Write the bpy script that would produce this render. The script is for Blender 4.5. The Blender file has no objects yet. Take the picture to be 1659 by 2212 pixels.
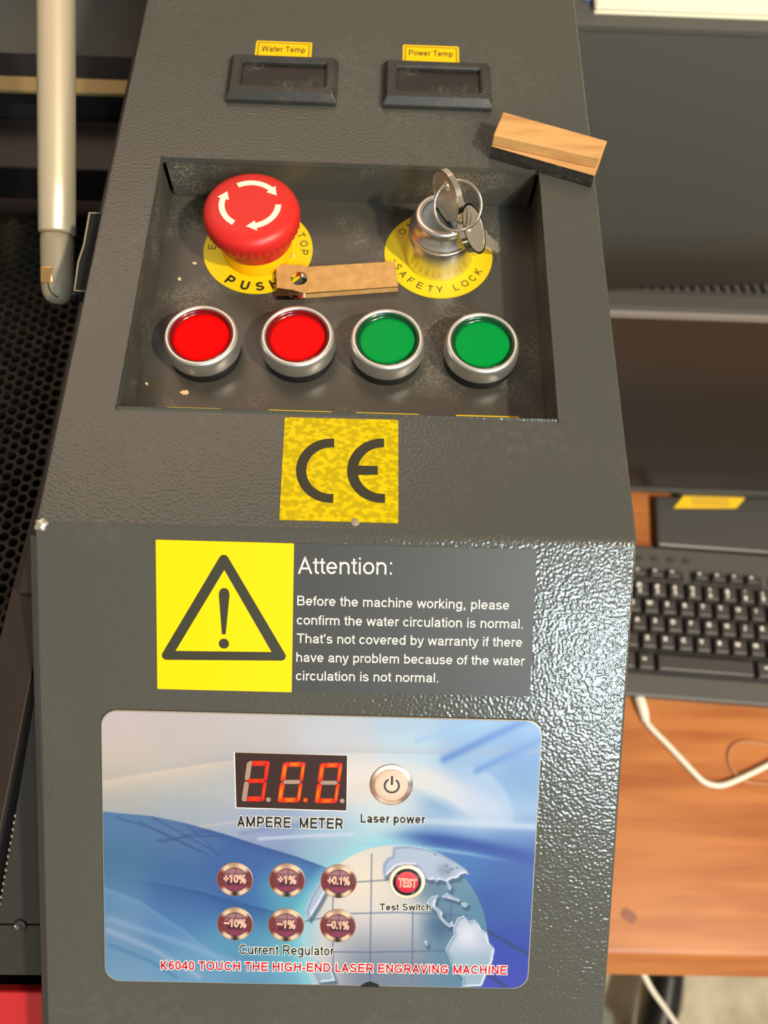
import bpy, bmesh, math, random
import numpy as np
from mathutils import Vector, Matrix, Euler

random.seed(7)
SC = bpy.context.scene
COL = SC.collection

# ------------------------------------------------------------------ camera
FPX = 1654.905
SLOPE = math.radians(29.771)
CAM_LOC = Vector((0.01273456, -0.10154579, 0.26080243))
CAM_ROT = Euler([math.radians(v) for v in (22.90607, -1.37557, 1.168227)], 'XYZ')
cd = bpy.data.cameras.new('camera')
cam = bpy.data.objects.new('camera', cd)
COL.objects.link(cam)
cam.location = CAM_LOC
cam.rotation_euler = CAM_ROT
cd.sensor_fit = 'VERTICAL'
cd.sensor_height = 36.0
cd.lens = FPX / 2212 * 36.0
cd.clip_start = 0.01
cd.dof.use_dof = True
cd.dof.focus_distance = 0.30
cd.dof.aperture_fstop = 9.5
SC.camera = cam

# ------------------------------------------------------------------ light
SC.view_settings.view_transform = 'Standard'
SC.view_settings.look = 'None'
SC.view_settings.gamma = 1
SC.view_settings.use_curve_mapping = False
SC.view_settings.exposure = -0.07
world = bpy.data.worlds.new('world')
SC.world = world
world.use_nodes = True
world.node_tree.nodes['Background'].inputs['Color'].default_value = (1.0, 0.88, 0.74, 1)
world.node_tree.nodes['Background'].inputs['Strength'].default_value = 0.42


def area(name, loc, target, size, power, color, size_y=None):
    l = bpy.data.lights.new(name, 'AREA')
    l.shape = 'RECTANGLE' if size_y else 'DISK'
    l.size = size
    if size_y:
        l.size_y = size_y
    l.energy = power
    l.color = color
    o = bpy.data.objects.new(name, l)
    COL.objects.link(o)
    o.location = loc
    d = Vector(target) - Vector(loc)
    o.rotation_euler = d.to_track_quat('-Z', 'Y').to_euler()
    return o


area('ceiling_lamp', Vector((0.0, 0.1, 0)) + Vector((0.52, -0.43, 0.74)) * 2.2, (0.0, 0.1, 0), 0.11, 56, (1.0, 0.87, 0.68))
area('window_light', (0.88, -1.84, 1.60), (0.1, -0.1, -0.05), 0.36, 48, (0.70, 0.90, 1.0), 0.55)
area('back_fill', (-0.75, 1.75, 1.9), (0, 0.1, 0), 2.2, 26, (1.0, 0.62, 0.46))  # added warm fill for the reddish sheen on the top panel, no known lamp
area('desk_fill', (1.0, -0.7, 0.9), (0.4, 0.0, -0.54), 0.35, 8, (1.0, 0.84, 0.64))  # added fill that sets the brightness of the desk, no known lamp

# ------------------------------------------------------------------ pixel -> point on a known plane (1659x2212 frame)
CR = CAM_ROT.to_matrix()


def ray(u, v):
    return CR @ Vector(((u - 829.5) / FPX, -(v - 1106.0) / FPX, -1.0))


def pz(u, v, z=0.0):
    d = ray(u, v)
    return CAM_LOC + d * ((z - CAM_LOC.z) / d.z)


def py_(u, v, y):
    d = ray(u, v)
    return CAM_LOC + d * ((y - CAM_LOC.y) / d.y)


LN = Vector((0, -math.sin(SLOPE), math.cos(SLOPE)))      # normal of the sloping front panel
LS = Vector((0, math.cos(SLOPE), math.sin(SLOPE)))       # up along it


def pl(u, v, h=0.0):
    """point on the sloping panel as (x, s)"""
    d = ray(u, v)
    t = (LN * h - CAM_LOC).dot(LN) / d.dot(LN)
    p = CAM_LOC + d * t
    return p.x, p.dot(LS)


def FL(p):                                               # (x, s, h) on the sloping panel -> world
    return Vector((p[0], 0, 0)) + LS * p[1] + LN * p[2]


def FU(p):
    return Vector(p)


def project(P):                                          # numpy (N,3) -> pixels
    M = np.array(CR.transposed())
    q = (P - np.array(CAM_LOC)) @ M.T
    return 829.5 + FPX * q[:, 0] / -q[:, 2], 1106.0 - FPX * q[:, 1] / -q[:, 2]


# ------------------------------------------------------------------ materials
def lin(c):
    return tuple(((v / 255) / 12.92 if v / 255 <= 0.04045 else ((v / 255 + 0.055) / 1.055) ** 2.4) for v in c)


def mat(name, color, rough=0.5, metal=0.0, bump=None, vary=None, emit=None, spec=0.5, transmission=0, ior=1.45,
        coat=0.0, stretch=None, vcol=False, aniso=0, gain=1.0, dust=None, alpha=None):
    m = bpy.data.materials.new(name)
    m.use_nodes = True
    nt = m.node_tree
    b = nt.nodes['Principled BSDF']
    b.inputs['Base Color'].default_value = (*color, 1)
    b.inputs['Roughness'].default_value = rough
    b.inputs['Metallic'].default_value = metal
    b.inputs['Specular IOR Level'].default_value = spec
    b.inputs['Coat Weight'].default_value = coat
    b.inputs['Coat Roughness'].default_value = 0.12
    b.inputs['Transmission Weight'].default_value = transmission
    b.inputs['IOR'].default_value = ior
    tc = nt.nodes.new('ShaderNodeTexCoord')
    src = tc.outputs['Object']
    if stretch:
        mp = nt.nodes.new('ShaderNodeMapping')
        mp.inputs['Scale'].default_value = stretch
        nt.links.new(src, mp.inputs['Vector'])
        src = mp.outputs['Vector']
    colsock = None
    if vcol:
        at = nt.nodes.new('ShaderNodeAttribute')
        at.attribute_name = 'Col'
        mul = nt.nodes.new('ShaderNodeVectorMath')
        mul.operation = 'SCALE'
        mul.inputs['Scale'].default_value = gain
        nt.links.new(at.outputs['Color'], mul.inputs[0])
        nt.links.new(mul.outputs[0], b.inputs['Base Color'])
        colsock = mul.outputs[0]
    if vary:                                             # (scale, other colour, lo, hi)
        n = nt.nodes.new('ShaderNodeTexNoise')
        n.inputs['Scale'].default_value = vary[0]
        n.inputs['Detail'].default_value = 5
        nt.links.new(src, n.inputs['Vector'])
        r = nt.nodes.new('ShaderNodeMapRange')
        r.inputs['From Min'].default_value = vary[2]
        r.inputs['From Max'].default_value = vary[3]
        nt.links.new(n.outputs['Fac'], r.inputs['Value'])
        mx = nt.nodes.new('ShaderNodeMix')
        mx.data_type = 'RGBA'
        mx.inputs['A'].default_value = (*color, 1)
        mx.inputs['B'].default_value = (*vary[1], 1)
        nt.links.new(r.outputs[0], mx.inputs['Factor'])
        nt.links.new(mx.outputs['Result'], b.inputs['Base Color'])
        colsock = mx.outputs['Result']
    if dust:                                             # (big scale, fine scale, colour, amount)
        n1 = nt.nodes.new('ShaderNodeTexNoise'); n1.inputs['Scale'].default_value = dust[0]; n1.inputs['Detail'].default_value = 3
        n2 = nt.nodes.new('ShaderNodeTexNoise'); n2.inputs['Scale'].default_value = dust[1]; n2.inputs['Detail'].default_value = 6
        nt.links.new(tc.outputs['Object'], n1.inputs['Vector']); nt.links.new(tc.outputs['Object'], n2.inputs['Vector'])
        r1 = nt.nodes.new('ShaderNodeMapRange'); r1.inputs['From Min'].default_value = .50; r1.inputs['From Max'].default_value = .72
        r2 = nt.nodes.new('ShaderNodeMapRange'); r2.inputs['From Min'].default_value = .40; r2.inputs['From Max'].default_value = .70
        nt.links.new(n1.outputs['Fac'], r1.inputs['Value']); nt.links.new(n2.outputs['Fac'], r2.inputs['Value'])
        mu = nt.nodes.new('ShaderNodeMath'); mu.operation = 'MULTIPLY'
        nt.links.new(r1.outputs[0], mu.inputs[0]); nt.links.new(r2.outputs[0], mu.inputs[1])
        mu2 = nt.nodes.new('ShaderNodeMath'); mu2.operation = 'MULTIPLY'; mu2.inputs[1].default_value = dust[3]
        nt.links.new(mu.outputs[0], mu2.inputs[0])
        mx = nt.nodes.new('ShaderNodeMix'); mx.data_type = 'RGBA'
        mx.inputs['A'].default_value = (*color, 1); mx.inputs['B'].default_value = (*dust[2], 1)
        if colsock:
            nt.links.new(colsock, mx.inputs['A'])
        nt.links.new(mu2.outputs[0], mx.inputs['Factor'])
        nt.links.new(mx.outputs['Result'], b.inputs['Base Color'])
    if bump:                                             # (scale, distance, strength)
        n = nt.nodes.new('ShaderNodeTexNoise')
        n.inputs['Scale'].default_value = bump[0]
        n.inputs['Detail'].default_value = bump[3] if len(bump) > 3 else 2
        nt.links.new(src, n.inputs['Vector'])
        bp = nt.nodes.new('ShaderNodeBump')
        bp.inputs['Distance'].default_value = bump[1]
        bp.inputs['Strength'].default_value = bump[2]
        nt.links.new(n.outputs['Fac'], bp.inputs['Height'])
        nt.links.new(bp.outputs['Normal'], b.inputs['Normal'])
        if coat:
            nt.links.new(bp.outputs['Normal'], b.inputs['Coat Normal'])
    if emit:
        b.inputs['Emission Color'].default_value = (*emit[0], 1)
        b.inputs['Emission Strength'].default_value = emit[1]
        if vcol:
            nt.links.new(at.outputs['Color'], b.inputs['Emission Color'])
    return m


YEL = (0.64, 0.46, 0.0)
M = {
    'paint': mat('grey_powder_coat', (0.058, 0.058, 0.048), 0.19, bump=(850, 0.00016, 1.0, 0), dust=(14, 260, (0.22, 0.2, 0.15), .15)),
    'paint_smooth': mat('grey_powder_coat_flat', (0.062, 0.063, 0.052), 0.36, bump=(420, 0.00006, 0.8, 1), dust=(14, 260, (0.22, 0.2, 0.15), .35)),
    'tray': mat('grey_tray_paint', (0.050, 0.046, 0.036), 0.30, bump=(300, 0.00006, 0.9, 2), dust=(34, 900, (0.36, 0.33, 0.24), .45)),
    'brown_paint': mat('dark_frame_paint', (0.013, 0.008, 0.005), 0.5, bump=(400, 0.00005, 0.7)),
    'dark_paint': mat('dark_machine_paint', (0.024, 0.020, 0.014), 0.5, bump=(400, 0.00005, 0.7)),
    'black': mat('black_plastic', (0.007, 0.006, 0.006), 0.4),
    'rubber': mat('black_rubber', (0.008, 0.008, 0.008), 0.55),
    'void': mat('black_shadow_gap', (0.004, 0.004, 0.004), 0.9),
    'bezel_plastic': mat('dark_bezel_plastic', (0.024, 0.023, 0.020), 0.42, dust=(60, 700, (0.2, 0.18, 0.14), .2)),
    'screen_dark': mat('dark_display_window', (0.014, 0.011, 0.010), 0.25, dust=(60, 500, (0.25, 0.22, 0.18), .35)),
    'steel': mat('brushed_steel', (0.80, 0.77, 0.71), 0.34, 0.92, bump=(900, 0.00002, 0.5)),
    'alu': mat('turned_aluminium', (0.74, 0.71, 0.66), 0.30, 1.0),
    'zinc': mat('blue_zinc_face', (0.20, 0.27, 0.31), 0.35, 1.0),
    'nickel': mat('nickel_plate', (0.62, 0.54, 0.42), 0.34, 0.7, bump=(500, 0.00004, 0.5)),
    'chrome': mat('chrome_wire', (0.85, 0.78, 0.66), 0.12, 1.0),
    'stop_red': mat('emergency_red', (0.52, 0.014, 0.010), 0.42, bump=(900, 0.00003, 0.5)),
    'cream': mat('cream_arrow', (0.90, 0.78, 0.52), 0.5),
    'collar': mat('amber_yellow_collar', (0.95, 0.42, 0.0), 0.4),
    'ring': mat('yellow_legend', YEL, 0.5),
    'sticker': mat('yellow_sticker', (0.80, 0.47, 0.0), 0.45, spec=.2),
    'sticker_mottled': mat('mottled_yellow_sticker', (0.38, 0.28, 0.0), 0.4, spec=.2, vary=(420, (0.56, 0.40, 0.0), .46, .56), stretch=(.8, 1.2, 1)),
    'ink': mat('black_ink', (0.022, 0.021, 0.008), 0.5),
    'ink_black': mat('near_black_ink', (0.012, 0.009, 0.012), 0.45),
    'ink_white': mat('white_ink', (0.86, 0.78, 0.60), 0.5),
    'ink_red': mat('crimson_ink', (0.42, 0.008, 0.030), 0.45, spec=.25),
    'ink_coral': mat('coral_ink', (0.75, 0.10, 0.04), 0.45),
    'attn': mat('black_satin_label', (0.032, 0.032, 0.031), 0.48, bump=(120, 0.00006, 0.4, 3)),
    'lens_red': mat('red_lens', (0.72, 0.0, 0.0), 0.3, spec=.05, emit=((1, 0.0, 0.0), 0.28)),
    'lens_red2': mat('red_lens_dull', (0.50, 0.002, 0.002), 0.3, spec=.06, emit=((1, 0.0, 0.0), 0.10)),
    'lens_green': mat('green_lens', (0.0, 0.22, 0.035), 0.3, spec=.08),
    'lens_rim_red': mat('dark_red_lens_edge', (0.14, 0.0, 0.0), 0.2),
    'lens_rim_green': mat('dark_green_lens_edge', (0.0, 0.045, 0.012), 0.2),
    'strut': mat('champagne_strut_paint', (0.60, 0.50, 0.34), 0.36, 0.55, bump=(2200, 0.00006, 0.7)),
    'strut_end': mat('grey_strut_plastic', (0.24, 0.195, 0.125), 0.5),
    'brass': mat('brass_clip', (0.85, 0.55, 0.22), 0.2, 1.0),
    'wood': mat('light_cut_wood', (0.56, 0.30, 0.10), 0.7, vary=(60, (0.42, 0.20, 0.065), .45, .7), stretch=(.4, 3, 3), bump=(600, .0001, .5)),
    'char': mat('charred_wood', (0.02, 0.016, 0.012), 0.75, vary=(120, (0.10, 0.085, 0.07), .60, .72), stretch=(.5, 2, 2), bump=(500, .0003, .8)),
    'kraft': mat('brown_masking_paper', (0.42, 0.22, 0.065), 0.75, vary=(220, (0.50, 0.28, 0.09), .4, .65)),
    'acrylic': mat('clear_acrylic', (0.95, 0.82, 0.62), 0.06, transmission=1.0, ior=1.49),
    'chip': mat('pale_wood_chip', (0.72, 0.52, 0.30), 0.7),
    'print': mat('printed_panel', (0.5, 0.5, 0.5), 0.33, vcol=True, gain=0.56, bump=(900, .00002, .3)),
    'printed_metal': mat('printed_button', (0.5, 0.5, 0.5), 0.33, vcol=True, gain=0.80),
    'plate_edge': mat('clear_plate_edge', (0.38, 0.34, 0.27), 0.25, 0.3),
    'led_case': mat('led_window', (0.030, 0.014, 0.012), 0.25),
    'led_on': mat('lit_segment', (0.05, 0.0, 0.0), 0.4, vcol=True, emit=((1, 0.1, 0.02), 1.25), gain=0.03, spec=.1),
    'led_off': mat('unlit_segment', (0.26, 0.16, 0.12), 0.5),
    'desk': mat('orange_pine', (0.44, 0.155, 0.042), 0.36, vary=(9, (0.32, 0.092, 0.022), .42, .66), stretch=(.55, 5.5, 3), spec=.3),
    'knot': mat('wood_knot', (0.22, 0.06, 0.02), 0.5),
    'kb_body': mat('keyboard_case', (0.075, 0.068, 0.058), 0.45),
    'kb_well': mat('keyboard_well', (0.012, 0.011, 0.010), 0.6),
    'kb_key': mat('keycap', (0.048, 0.041, 0.036), 0.38),
    'kb_ink': mat('keycap_ink', (0.9, 0.84, 0.74), 0.5),
    'cable': mat('white_cable', (0.78, 0.70, 0.55), 0.4),
    'clear_tube': mat('clear_zip_loop', (0.80, 0.45, 0.25), 0.2, transmission=.6, ior=1.2),
    'mon_case': mat('monitor_case', (0.06, 0.055, 0.048), 0.4),
    'mon_edge': mat('monitor_trim', (0.24, 0.21, 0.18), 0.35, 0.3),
    'mon_screen': mat('monitor_glass', (0.028, 0.020, 0.014), 0.22),
    'cabinet': mat('cabinet_paint', (0.085, 0.082, 0.070), 0.42),
    'paper': mat('paper', (0.85, 0.80, 0.62), 0.6),
    'blue': mat('blue_cover', (0.10, 0.16, 0.40), 0.5),
    'orange_label': mat('orange_yellow_label', (0.90, 0.52, 0.01), 0.5),
    'floor': mat('speckled_beige_floor', (0.40, 0.33, 0.21), 0.7, vary=(14, (0.56, 0.48, 0.33), .42, .62)),
    'wall': mat('wall_paint', (0.55, 0.50, 0.40), 0.8, bump=(60, .0005, .3)),
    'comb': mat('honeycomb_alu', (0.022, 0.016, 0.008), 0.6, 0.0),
    'rail': mat('gantry_gold', (0.30, 0.22, 0.09), 0.4, 0.4),
    'red_panel': mat('red_machine_paint', (0.42, 0.014, 0.014), 0.45, bump=(500, .00006, .7)),
    'weld': mat('bare_weld', (0.7, 0.66, 0.55), 0.25, 0.9, bump=(800, .0004, 1)),
}


# ------------------------------------------------------------------ mesh helpers
def link(o, parent=None):
    COL.objects.link(o)
    if parent:
        o.parent = parent
    return o


def world_loc(o):
    v = Vector(o.location)
    p = o.parent
    while p:
        v += p.location
        p = p.parent
    return v


def root(name, loc, label, cat, group=None):
    o = bpy.data.objects.new(name, None)
    o.empty_display_size = 0.01
    COL.objects.link(o)
    o.location = loc
    tag(o, label, cat, group)
    return o


def tag(o, label=None, cat=None, group=None, kind=None):
    if label: o['label'] = label
    if cat: o['category'] = cat
    if group: o['group'] = group
    if kind: o['kind'] = kind
    return o


def finish(name, me, mats, parent=None, smooth=False, bevel=0, segs=2, angle=40, label=None):
    """recentre a mesh built in world coordinates and link it"""
    n = len(me.vertices)
    co = np.empty(n * 3)
    me.vertices.foreach_get('co', co)
    co = co.reshape(-1, 3)
    lo, hi = co.min(0), co.max(0)
    c = np.array([(lo[0] + hi[0]) / 2, (lo[1] + hi[1]) / 2, lo[2]])
    co -= c
    me.vertices.foreach_set('co', co.ravel())
    for m in (mats if isinstance(mats, (list, tuple)) else [mats]):
        if len(me.materials) < (len(mats) if isinstance(mats, (list, tuple)) else 1):
            me.materials.append(m)
    if smooth:
        me.polygons.foreach_set('use_smooth', [True] * len(me.polygons))
    me.update()
    o = bpy.data.objects.new(name, me)
    link(o, parent)
    o.location = Vector(c) - (world_loc(parent) if parent else Vector((0, 0, 0)))
    if bevel:
        b = o.modifiers.new('bevel', 'BEVEL')
        b.width = bevel
        b.segments = segs
        b.limit_method = 'ANGLE'
        b.angle_limit = math.radians(angle)
    if label:
        o['label'] = label
    return o


class MB:
    def __init__(s, F=FU):
        s.v = []; s.f = []; s.m = []; s.F = F

    def add(s, vs, fs, mi=0):
        k = len(s.v)
        s.v += [tuple(s.F(v)) for v in vs]
        s.f += [tuple(i + k for i in f) for f in fs]
        s.m += [mi] * len(fs)
        return s

    def box(s, x0, x1, y0, y1, z0, z1, mi=0):
        return s.add([(x0, y0, z0), (x1, y0, z0), (x1, y1, z0), (x0, y1, z0), (x0, y0, z1), (x1, y0, z1), (x1, y1, z1), (x0, y1, z1)],
                     [(3, 2, 1, 0), (4, 5, 6, 7), (0, 1, 5, 4), (1, 2, 6, 5), (2, 3, 7, 6), (3, 0, 4, 7)], mi)

    def frustum(s, b, t, z0, z1, mi=0):                 # b,t = (x0,x1,y0,y1)
        return s.add([(b[0], b[2], z0), (b[1], b[2], z0), (b[1], b[3], z0), (b[0], b[3], z0),
                      (t[0], t[2], z1), (t[1], t[2], z1), (t[1], t[3], z1), (t[0], t[3], z1)],
                     [(3, 2, 1, 0), (4, 5, 6, 7), (0, 1, 5, 4), (1, 2, 6, 5), (2, 3, 7, 6), (3, 0, 4, 7)], mi)

    def prism(s, pts, z0, z1, mi=0):                    # polygon in xy (counter-clockwise)
        a = sum(pts[i][0] * pts[(i + 1) % len(pts)][1] - pts[(i + 1) % len(pts)][0] * pts[i][1] for i in range(len(pts)))
        if a < 0: pts = list(reversed(pts))
        n = len(pts)
        return s.add([(p[0], p[1], z0) for p in pts] + [(p[0], p[1], z1) for p in pts],
                     [tuple(reversed(range(n))), tuple(range(n, 2 * n))] + [(i, (i + 1) % n, n + (i + 1) % n, n + i) for i in range(n)], mi)

    def lathe(s, prof, c=(0, 0, 0), seg=64, rfun=None, mi=0, cap=True):
        vs = []
        for k, (r, z) in enumerate(prof):
            for i in range(seg):
                a = 2 * math.pi * i / seg
                rr = rfun(k, a, r) if rfun else r
                vs.append((c[0] + rr * math.cos(a), c[1] + rr * math.sin(a), c[2] + z))
        fs = []
        for k in range(len(prof) - 1):
            for i in range(seg):
                j = (i + 1) % seg
                fs.append((k * seg + i, k * seg + j, (k + 1) * seg + j, (k + 1) * seg + i))
        if cap:
            if prof[0][0] > 1e-6: fs.append(tuple(reversed(range(seg))))
            if prof[-1][0] > 1e-6: fs.append(tuple((len(prof) - 1) * seg + i for i in range(seg)))
        return s.add(vs, fs, mi)

    def tube(s, pts, r, seg=12, closed=False, mi=0):
        pts = [Vector(p) for p in pts]
        n = len(pts)
        rs = r if isinstance(r, (list, tuple)) else [r] * n
        t0 = (pts[1] - pts[0]).normalized()
        up = Vector((0, 0, 1)) if abs(t0.z) < .9 else Vector((1, 0, 0))
        nrm = t0.cross(up).normalized()
        vs = []
        for i in range(n):
            if closed: t = (pts[(i + 1) % n] - pts[i - 1]).normalized()
            else: t = (pts[min(i + 1, n - 1)] - pts[max(i - 1, 0)]).normalized()
            nrm = (nrm - t * nrm.dot(t)).normalized()
            b = t.cross(nrm)
            for k in range(seg):
                a = 2 * math.pi * k / seg
                vs.append(pts[i] + (nrm * math.cos(a) + b * math.sin(a)) * rs[i])
        fs = []
        for i in range(n if closed else n - 1):
            j = (i + 1) % n
            for k in range(seg):
                l = (k + 1) % seg
                fs.append((i * seg + k, i * seg + l, j * seg + l, j * seg + k))
        if not closed:
            fs += [tuple(reversed(range(seg))), tuple((n - 1) * seg + k for k in range(seg))]
        return s.add(vs, fs, mi)

    def build(s, name, mats, parent=None, **kw):
        me = bpy.data.meshes.new(name)
        me.from_pydata(s.v, [], s.f)
        me.polygons.foreach_set('material_index', s.m)
        ml = mats if isinstance(mats, (list, tuple)) else [mats]
        for m in ml: me.materials.append(m)
        return finish(name, me, ml, parent, **kw)


def bez(pts, n=8):
    """Catmull-Rom through the points"""
    P = [Vector(p) for p in pts]
    P = [P[0] * 2 - P[1]] + P + [P[-1] * 2 - P[-2]]
    out = []
    for i in range(1, len(P) - 2):
        for k in range(n):
            t = k / n
            out.append(0.5 * ((2 * P[i]) + (P[i + 1] - P[i - 1]) * t + (2 * P[i - 1] - 5 * P[i] + 4 * P[i + 1] - P[i + 2]) * t * t
                              + (3 * P[i] - P[i - 1] - 3 * P[i + 1] + P[i + 2]) * t ** 3))
    out.append(P[-2])
    return out


def round_poly(pts, r, n=6):
    out = []
    N = len(pts)
    rr = r if isinstance(r, (list, tuple)) else [r] * N
    for i in range(N):
        p = Vector(pts[i]).to_2d(); a = (Vector(pts[i - 1]).to_2d() - p).normalized(); b = (Vector(pts[(i + 1) % N]).to_2d() - p).normalized()
        ang = a.angle(b)
        d = rr[i] / math.tan(ang / 2)
        cdir = (a + b).normalized()
        c = p + cdir * (rr[i] / math.sin(ang / 2))
        p0, p1 = p + a * d, p + b * d
        a0 = math.atan2(*(p0 - c).yx); a1 = math.atan2(*(p1 - c).yx)
        da = (a1 - a0 + math.pi) % (2 * math.pi) - math.pi
        for k in range(n + 1):
            t = a0 + da * k / n
            out.append((c.x + rr[i] * math.cos(t), c.y + rr[i] * math.sin(t)))
    return out


def circle(cx, cy, r, n=40, ry=None):
    return [(cx + r * math.cos(2 * math.pi * i / n), cy + (ry or r) * math.sin(2 * math.pi * i / n)) for i in range(n)]


def flat(name, contours, z0, z1, F, m, parent=None, S=1000.0, **kw):
    """thin plate with holes: contours in plane coordinates (metres), filled as a 2D curve, extruded z0..z1"""
    cu = bpy.data.curves.new(name, 'CURVE')
    cu.dimensions = '2D'
    cu.fill_mode = 'BOTH'
    for c in contours:
        sp = cu.splines.new('POLY')
        sp.points.add(len(c) - 1)
        for i, p in enumerate(c):
            sp.points[i].co = (p[0] * S, p[1] * S, 0, 1)
        sp.use_cyclic_u = True
    cu.extrude = 0.5
    o = bpy.data.objects.new('tmp', cu)
    COL.objects.link(o)
    dg = bpy.context.evaluated_depsgraph_get()
    me = bpy.data.meshes.new_from_object(o.evaluated_get(dg))
    bpy.data.objects.remove(o)
    bpy.data.curves.remove(cu)
    me.name = name
    for v in me.vertices:
        z = z0 if v.co.z < 0 else z1
        v.co = F((v.co.x / S, v.co.y / S, z))
    me.materials.clear()
    me.materials.append(m)
    return finish(name, me, m, parent, **kw)


_txt = {}


def text_mesh(s, bold=0.0, space=1.0):
    key = (s, bold, space)
    if key in _txt: return _txt[key]
    cu = bpy.data.curves.new('t', 'FONT')
    cu.body = s
    cu.size = 100.0
    cu.offset = bold * 100
    cu.space_character = space
    cu.resolution_u = 4
    cu.fill_mode = 'FRONT'
    o = bpy.data.objects.new('tmp', cu)
    COL.objects.link(o)
    dg = bpy.context.evaluated_depsgraph_get()
    me = bpy.data.meshes.new_from_object(o.evaluated_get(dg))
    bpy.data.objects.remove(o)
    bpy.data.curves.remove(cu)
    n = len(me.vertices)
    co = np.empty(n * 3); me.vertices.foreach_get('co', co); co = co.reshape(-1, 3).copy()
    fs = [tuple(p.vertices) for p in me.polygons]
    bpy.data.meshes.remove(me)
    _txt[key] = (co, fs)
    return _txt[key]


CAPH = text_mesh('H')[0][:, 1].max()


# ------------------------------------------------------------------ plain grotesque letters drawn with even strokes (capital height 1)
def _e(cx, cy, rx, ry, a0, a1, n=None):
    n = n or max(3, int(abs(a1 - a0) / 15))
    return [(cx + rx * math.cos(math.radians(a0 + (a1 - a0) * i / n)), cy + ry * math.sin(math.radians(a0 + (a1 - a0) * i / n))) for i in range(n + 1)]


def glyph(c, w):
    """(strokes, advance); a stroke is a list of centre-line points, 'o' first for a closed loop"""
    h = w / 2
    x = .725
    T = 1 - h; B = h; X = x - h
    mx_ = (T + B) / 2

    def bowl(l, r, b=B, t=X): return ['o'] + _e((l + r) / 2, (b + t) / 2, (r - l) / 2, (t - b) / 2, 0, 345, 23)
    L, R = .09 + h, .69 - h                                # lower-case stem positions
    if c == 'A': return [[(.03 + h, 0), (.465, T + .0)], [(.90 - h, 0), (.465, T)], [(.465 - h, 1 - h * .9), (.465 + h, 1 - h * .9)], [(.20, .32), (.73, .32)]], .93
    if c == 'B': return [[(.10 + h, 0), (.10 + h, 1)], [(.10 + h, T), (.54, T)] + _e(.54, T - (T - .53) / 2, .26 - h, (T - .53) / 2, 90, -90) + [(.10 + h, .53)],
                         [(.54, .53)] + _e(.56, (.53 + B) / 2, .30 - h, (.53 - B) / 2, 90, -90) + [(.10 + h, B)]], .93
    if c == 'C': return [_e(.51, .5, .44 - h, .5 - h, 36, 324, 22)], 1.0
    if c == 'D': return [['o', (.10 + h, B), (.10 + h, T), (.45, T)] + _e(.45, .5, .46 - h, .5 - h, 80, -80, 12) + [(.45, B)]], 1.0
    if c == 'E': return [[(.86, T), (.10 + h, T), (.10 + h, B), (.88, B)], [(.10 + h, .52), (.83, .52)]], .93
    if c == 'F': return [[(.80, T), (.10 + h, T), (.10 + h, 0)], [(.10 + h, .50), (.72, .50)]], .85
    if c == 'G': return [_e(.54, .5, .48 - h, .5 - h, 38, 325, 22) + [(.98 - h, .16), (.98 - h, .44), (.56, .44)]], 1.09
    if c == 'H': return [[(.10 + h, 0), (.10 + h, 1)], [(.90 - h, 0), (.90 - h, 1)], [(.10 + h, .53), (.90 - h, .53)]], 1.0
    if c == 'I': return [[(.195, 0), (.195, 1)]], .39
    if c == 'K': return [[(.10 + h, 0), (.10 + h, 1)], [(.10 + h, .30), (.86 - h, 1)], [(.36, .52), (.90 - h, 0)]], .93
    if c == 'L': return [[(.10 + h, 1), (.10 + h, B), (.74, B)]], .78
    if c == 'M': return [[(.10 + h, 0), (.10 + h, 1)], [(1.06 - h, 0), (1.06 - h, 1)], [(.10 + h * 1.1, T), (.58, h * .8)], [(1.06 - h * 1.1, T), (.58, h * .8)]], 1.16
    if c == 'N': return [[(.10 + h, 0), (.10 + h, 1)], [(.90 - h, 0), (.90 - h, 1)], [(.10 + h * 1.1, T - .02), (.90 - h * 1.1, B + .02)]], 1.0
    if c in 'OQ': return [['o'] + _e(.545, .5, .49 - h, .5 - h, 0, 350, 28)] + ([[(.62, .26), (.98, -.04)]] if c == 'Q' else []), 1.09
    if c == 'P': return [[(.10 + h, 0), (.10 + h, 1)], [(.10 + h, T), (.58, T)] + _e(.58, (T + .44) / 2, .29 - h, (T - .44) / 2, 90, -90) + [(.10 + h, .44)]], .93
    if c == 'R': return [[(.10 + h, 0), (.10 + h, 1)], [(.10 + h, T), (.62, T)] + _e(.62, (T + .47) / 2, .29 - h, (T - .47) / 2, 90, -90) + [(.10 + h, .47)],
                         [(.48, .46), (.62, .40), (.76, .22), (.93 - h, 0)]], 1.0
    if c == 'S': return [_e(.46, .74 - h * .5, .37 - h, .26 - h * .5, 22, 180, 10) + [(.13 + h * .9, .66), (.26, .56), (.46, .51), (.66, .45)] + _e(.46, .27 + h * .4, .40 - h, .27 - h * .6, 20, -170, 12)], .93
    if c == 'T': return [[(.425, 0), (.425, 1)], [(.03, T), (.82, T)]], .85
    if c == 'U': return [[(.10 + h, 1), (.10 + h, .38)] + _e(.5, .38, .40 - h, .38 - h, 180, 360, 12) + [(.90 - h, 1)]], 1.0
    if c == 'V': return [[(.03 + h, 1), (.465, h * .6)], [(.90 - h, 1), (.465, h * .6)], [(.465 - h, h * .8), (.465 + h, h * .8)]], .93
    if c == 'W': return [[(.03 + h, 1), (.35, h * .6)], [(.35, h * .6), (.66, T)], [(.66, T), (.97, h * .6)], [(.97, h * .6), (1.29 - h, 1)], [(.35 - h, h * .8), (.35 + h, h * .8)], [(.97 - h, h * .8), (.97 + h, h * .8)], [(.66 - h, T), (.66 + h, T)]], 1.32
    if c == 'Y': return [[(.465, 0), (.465, .44)], [(.03 + h, 1), (.465, .42)], [(.90 - h, 1), (.465, .42)]], .93
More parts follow.
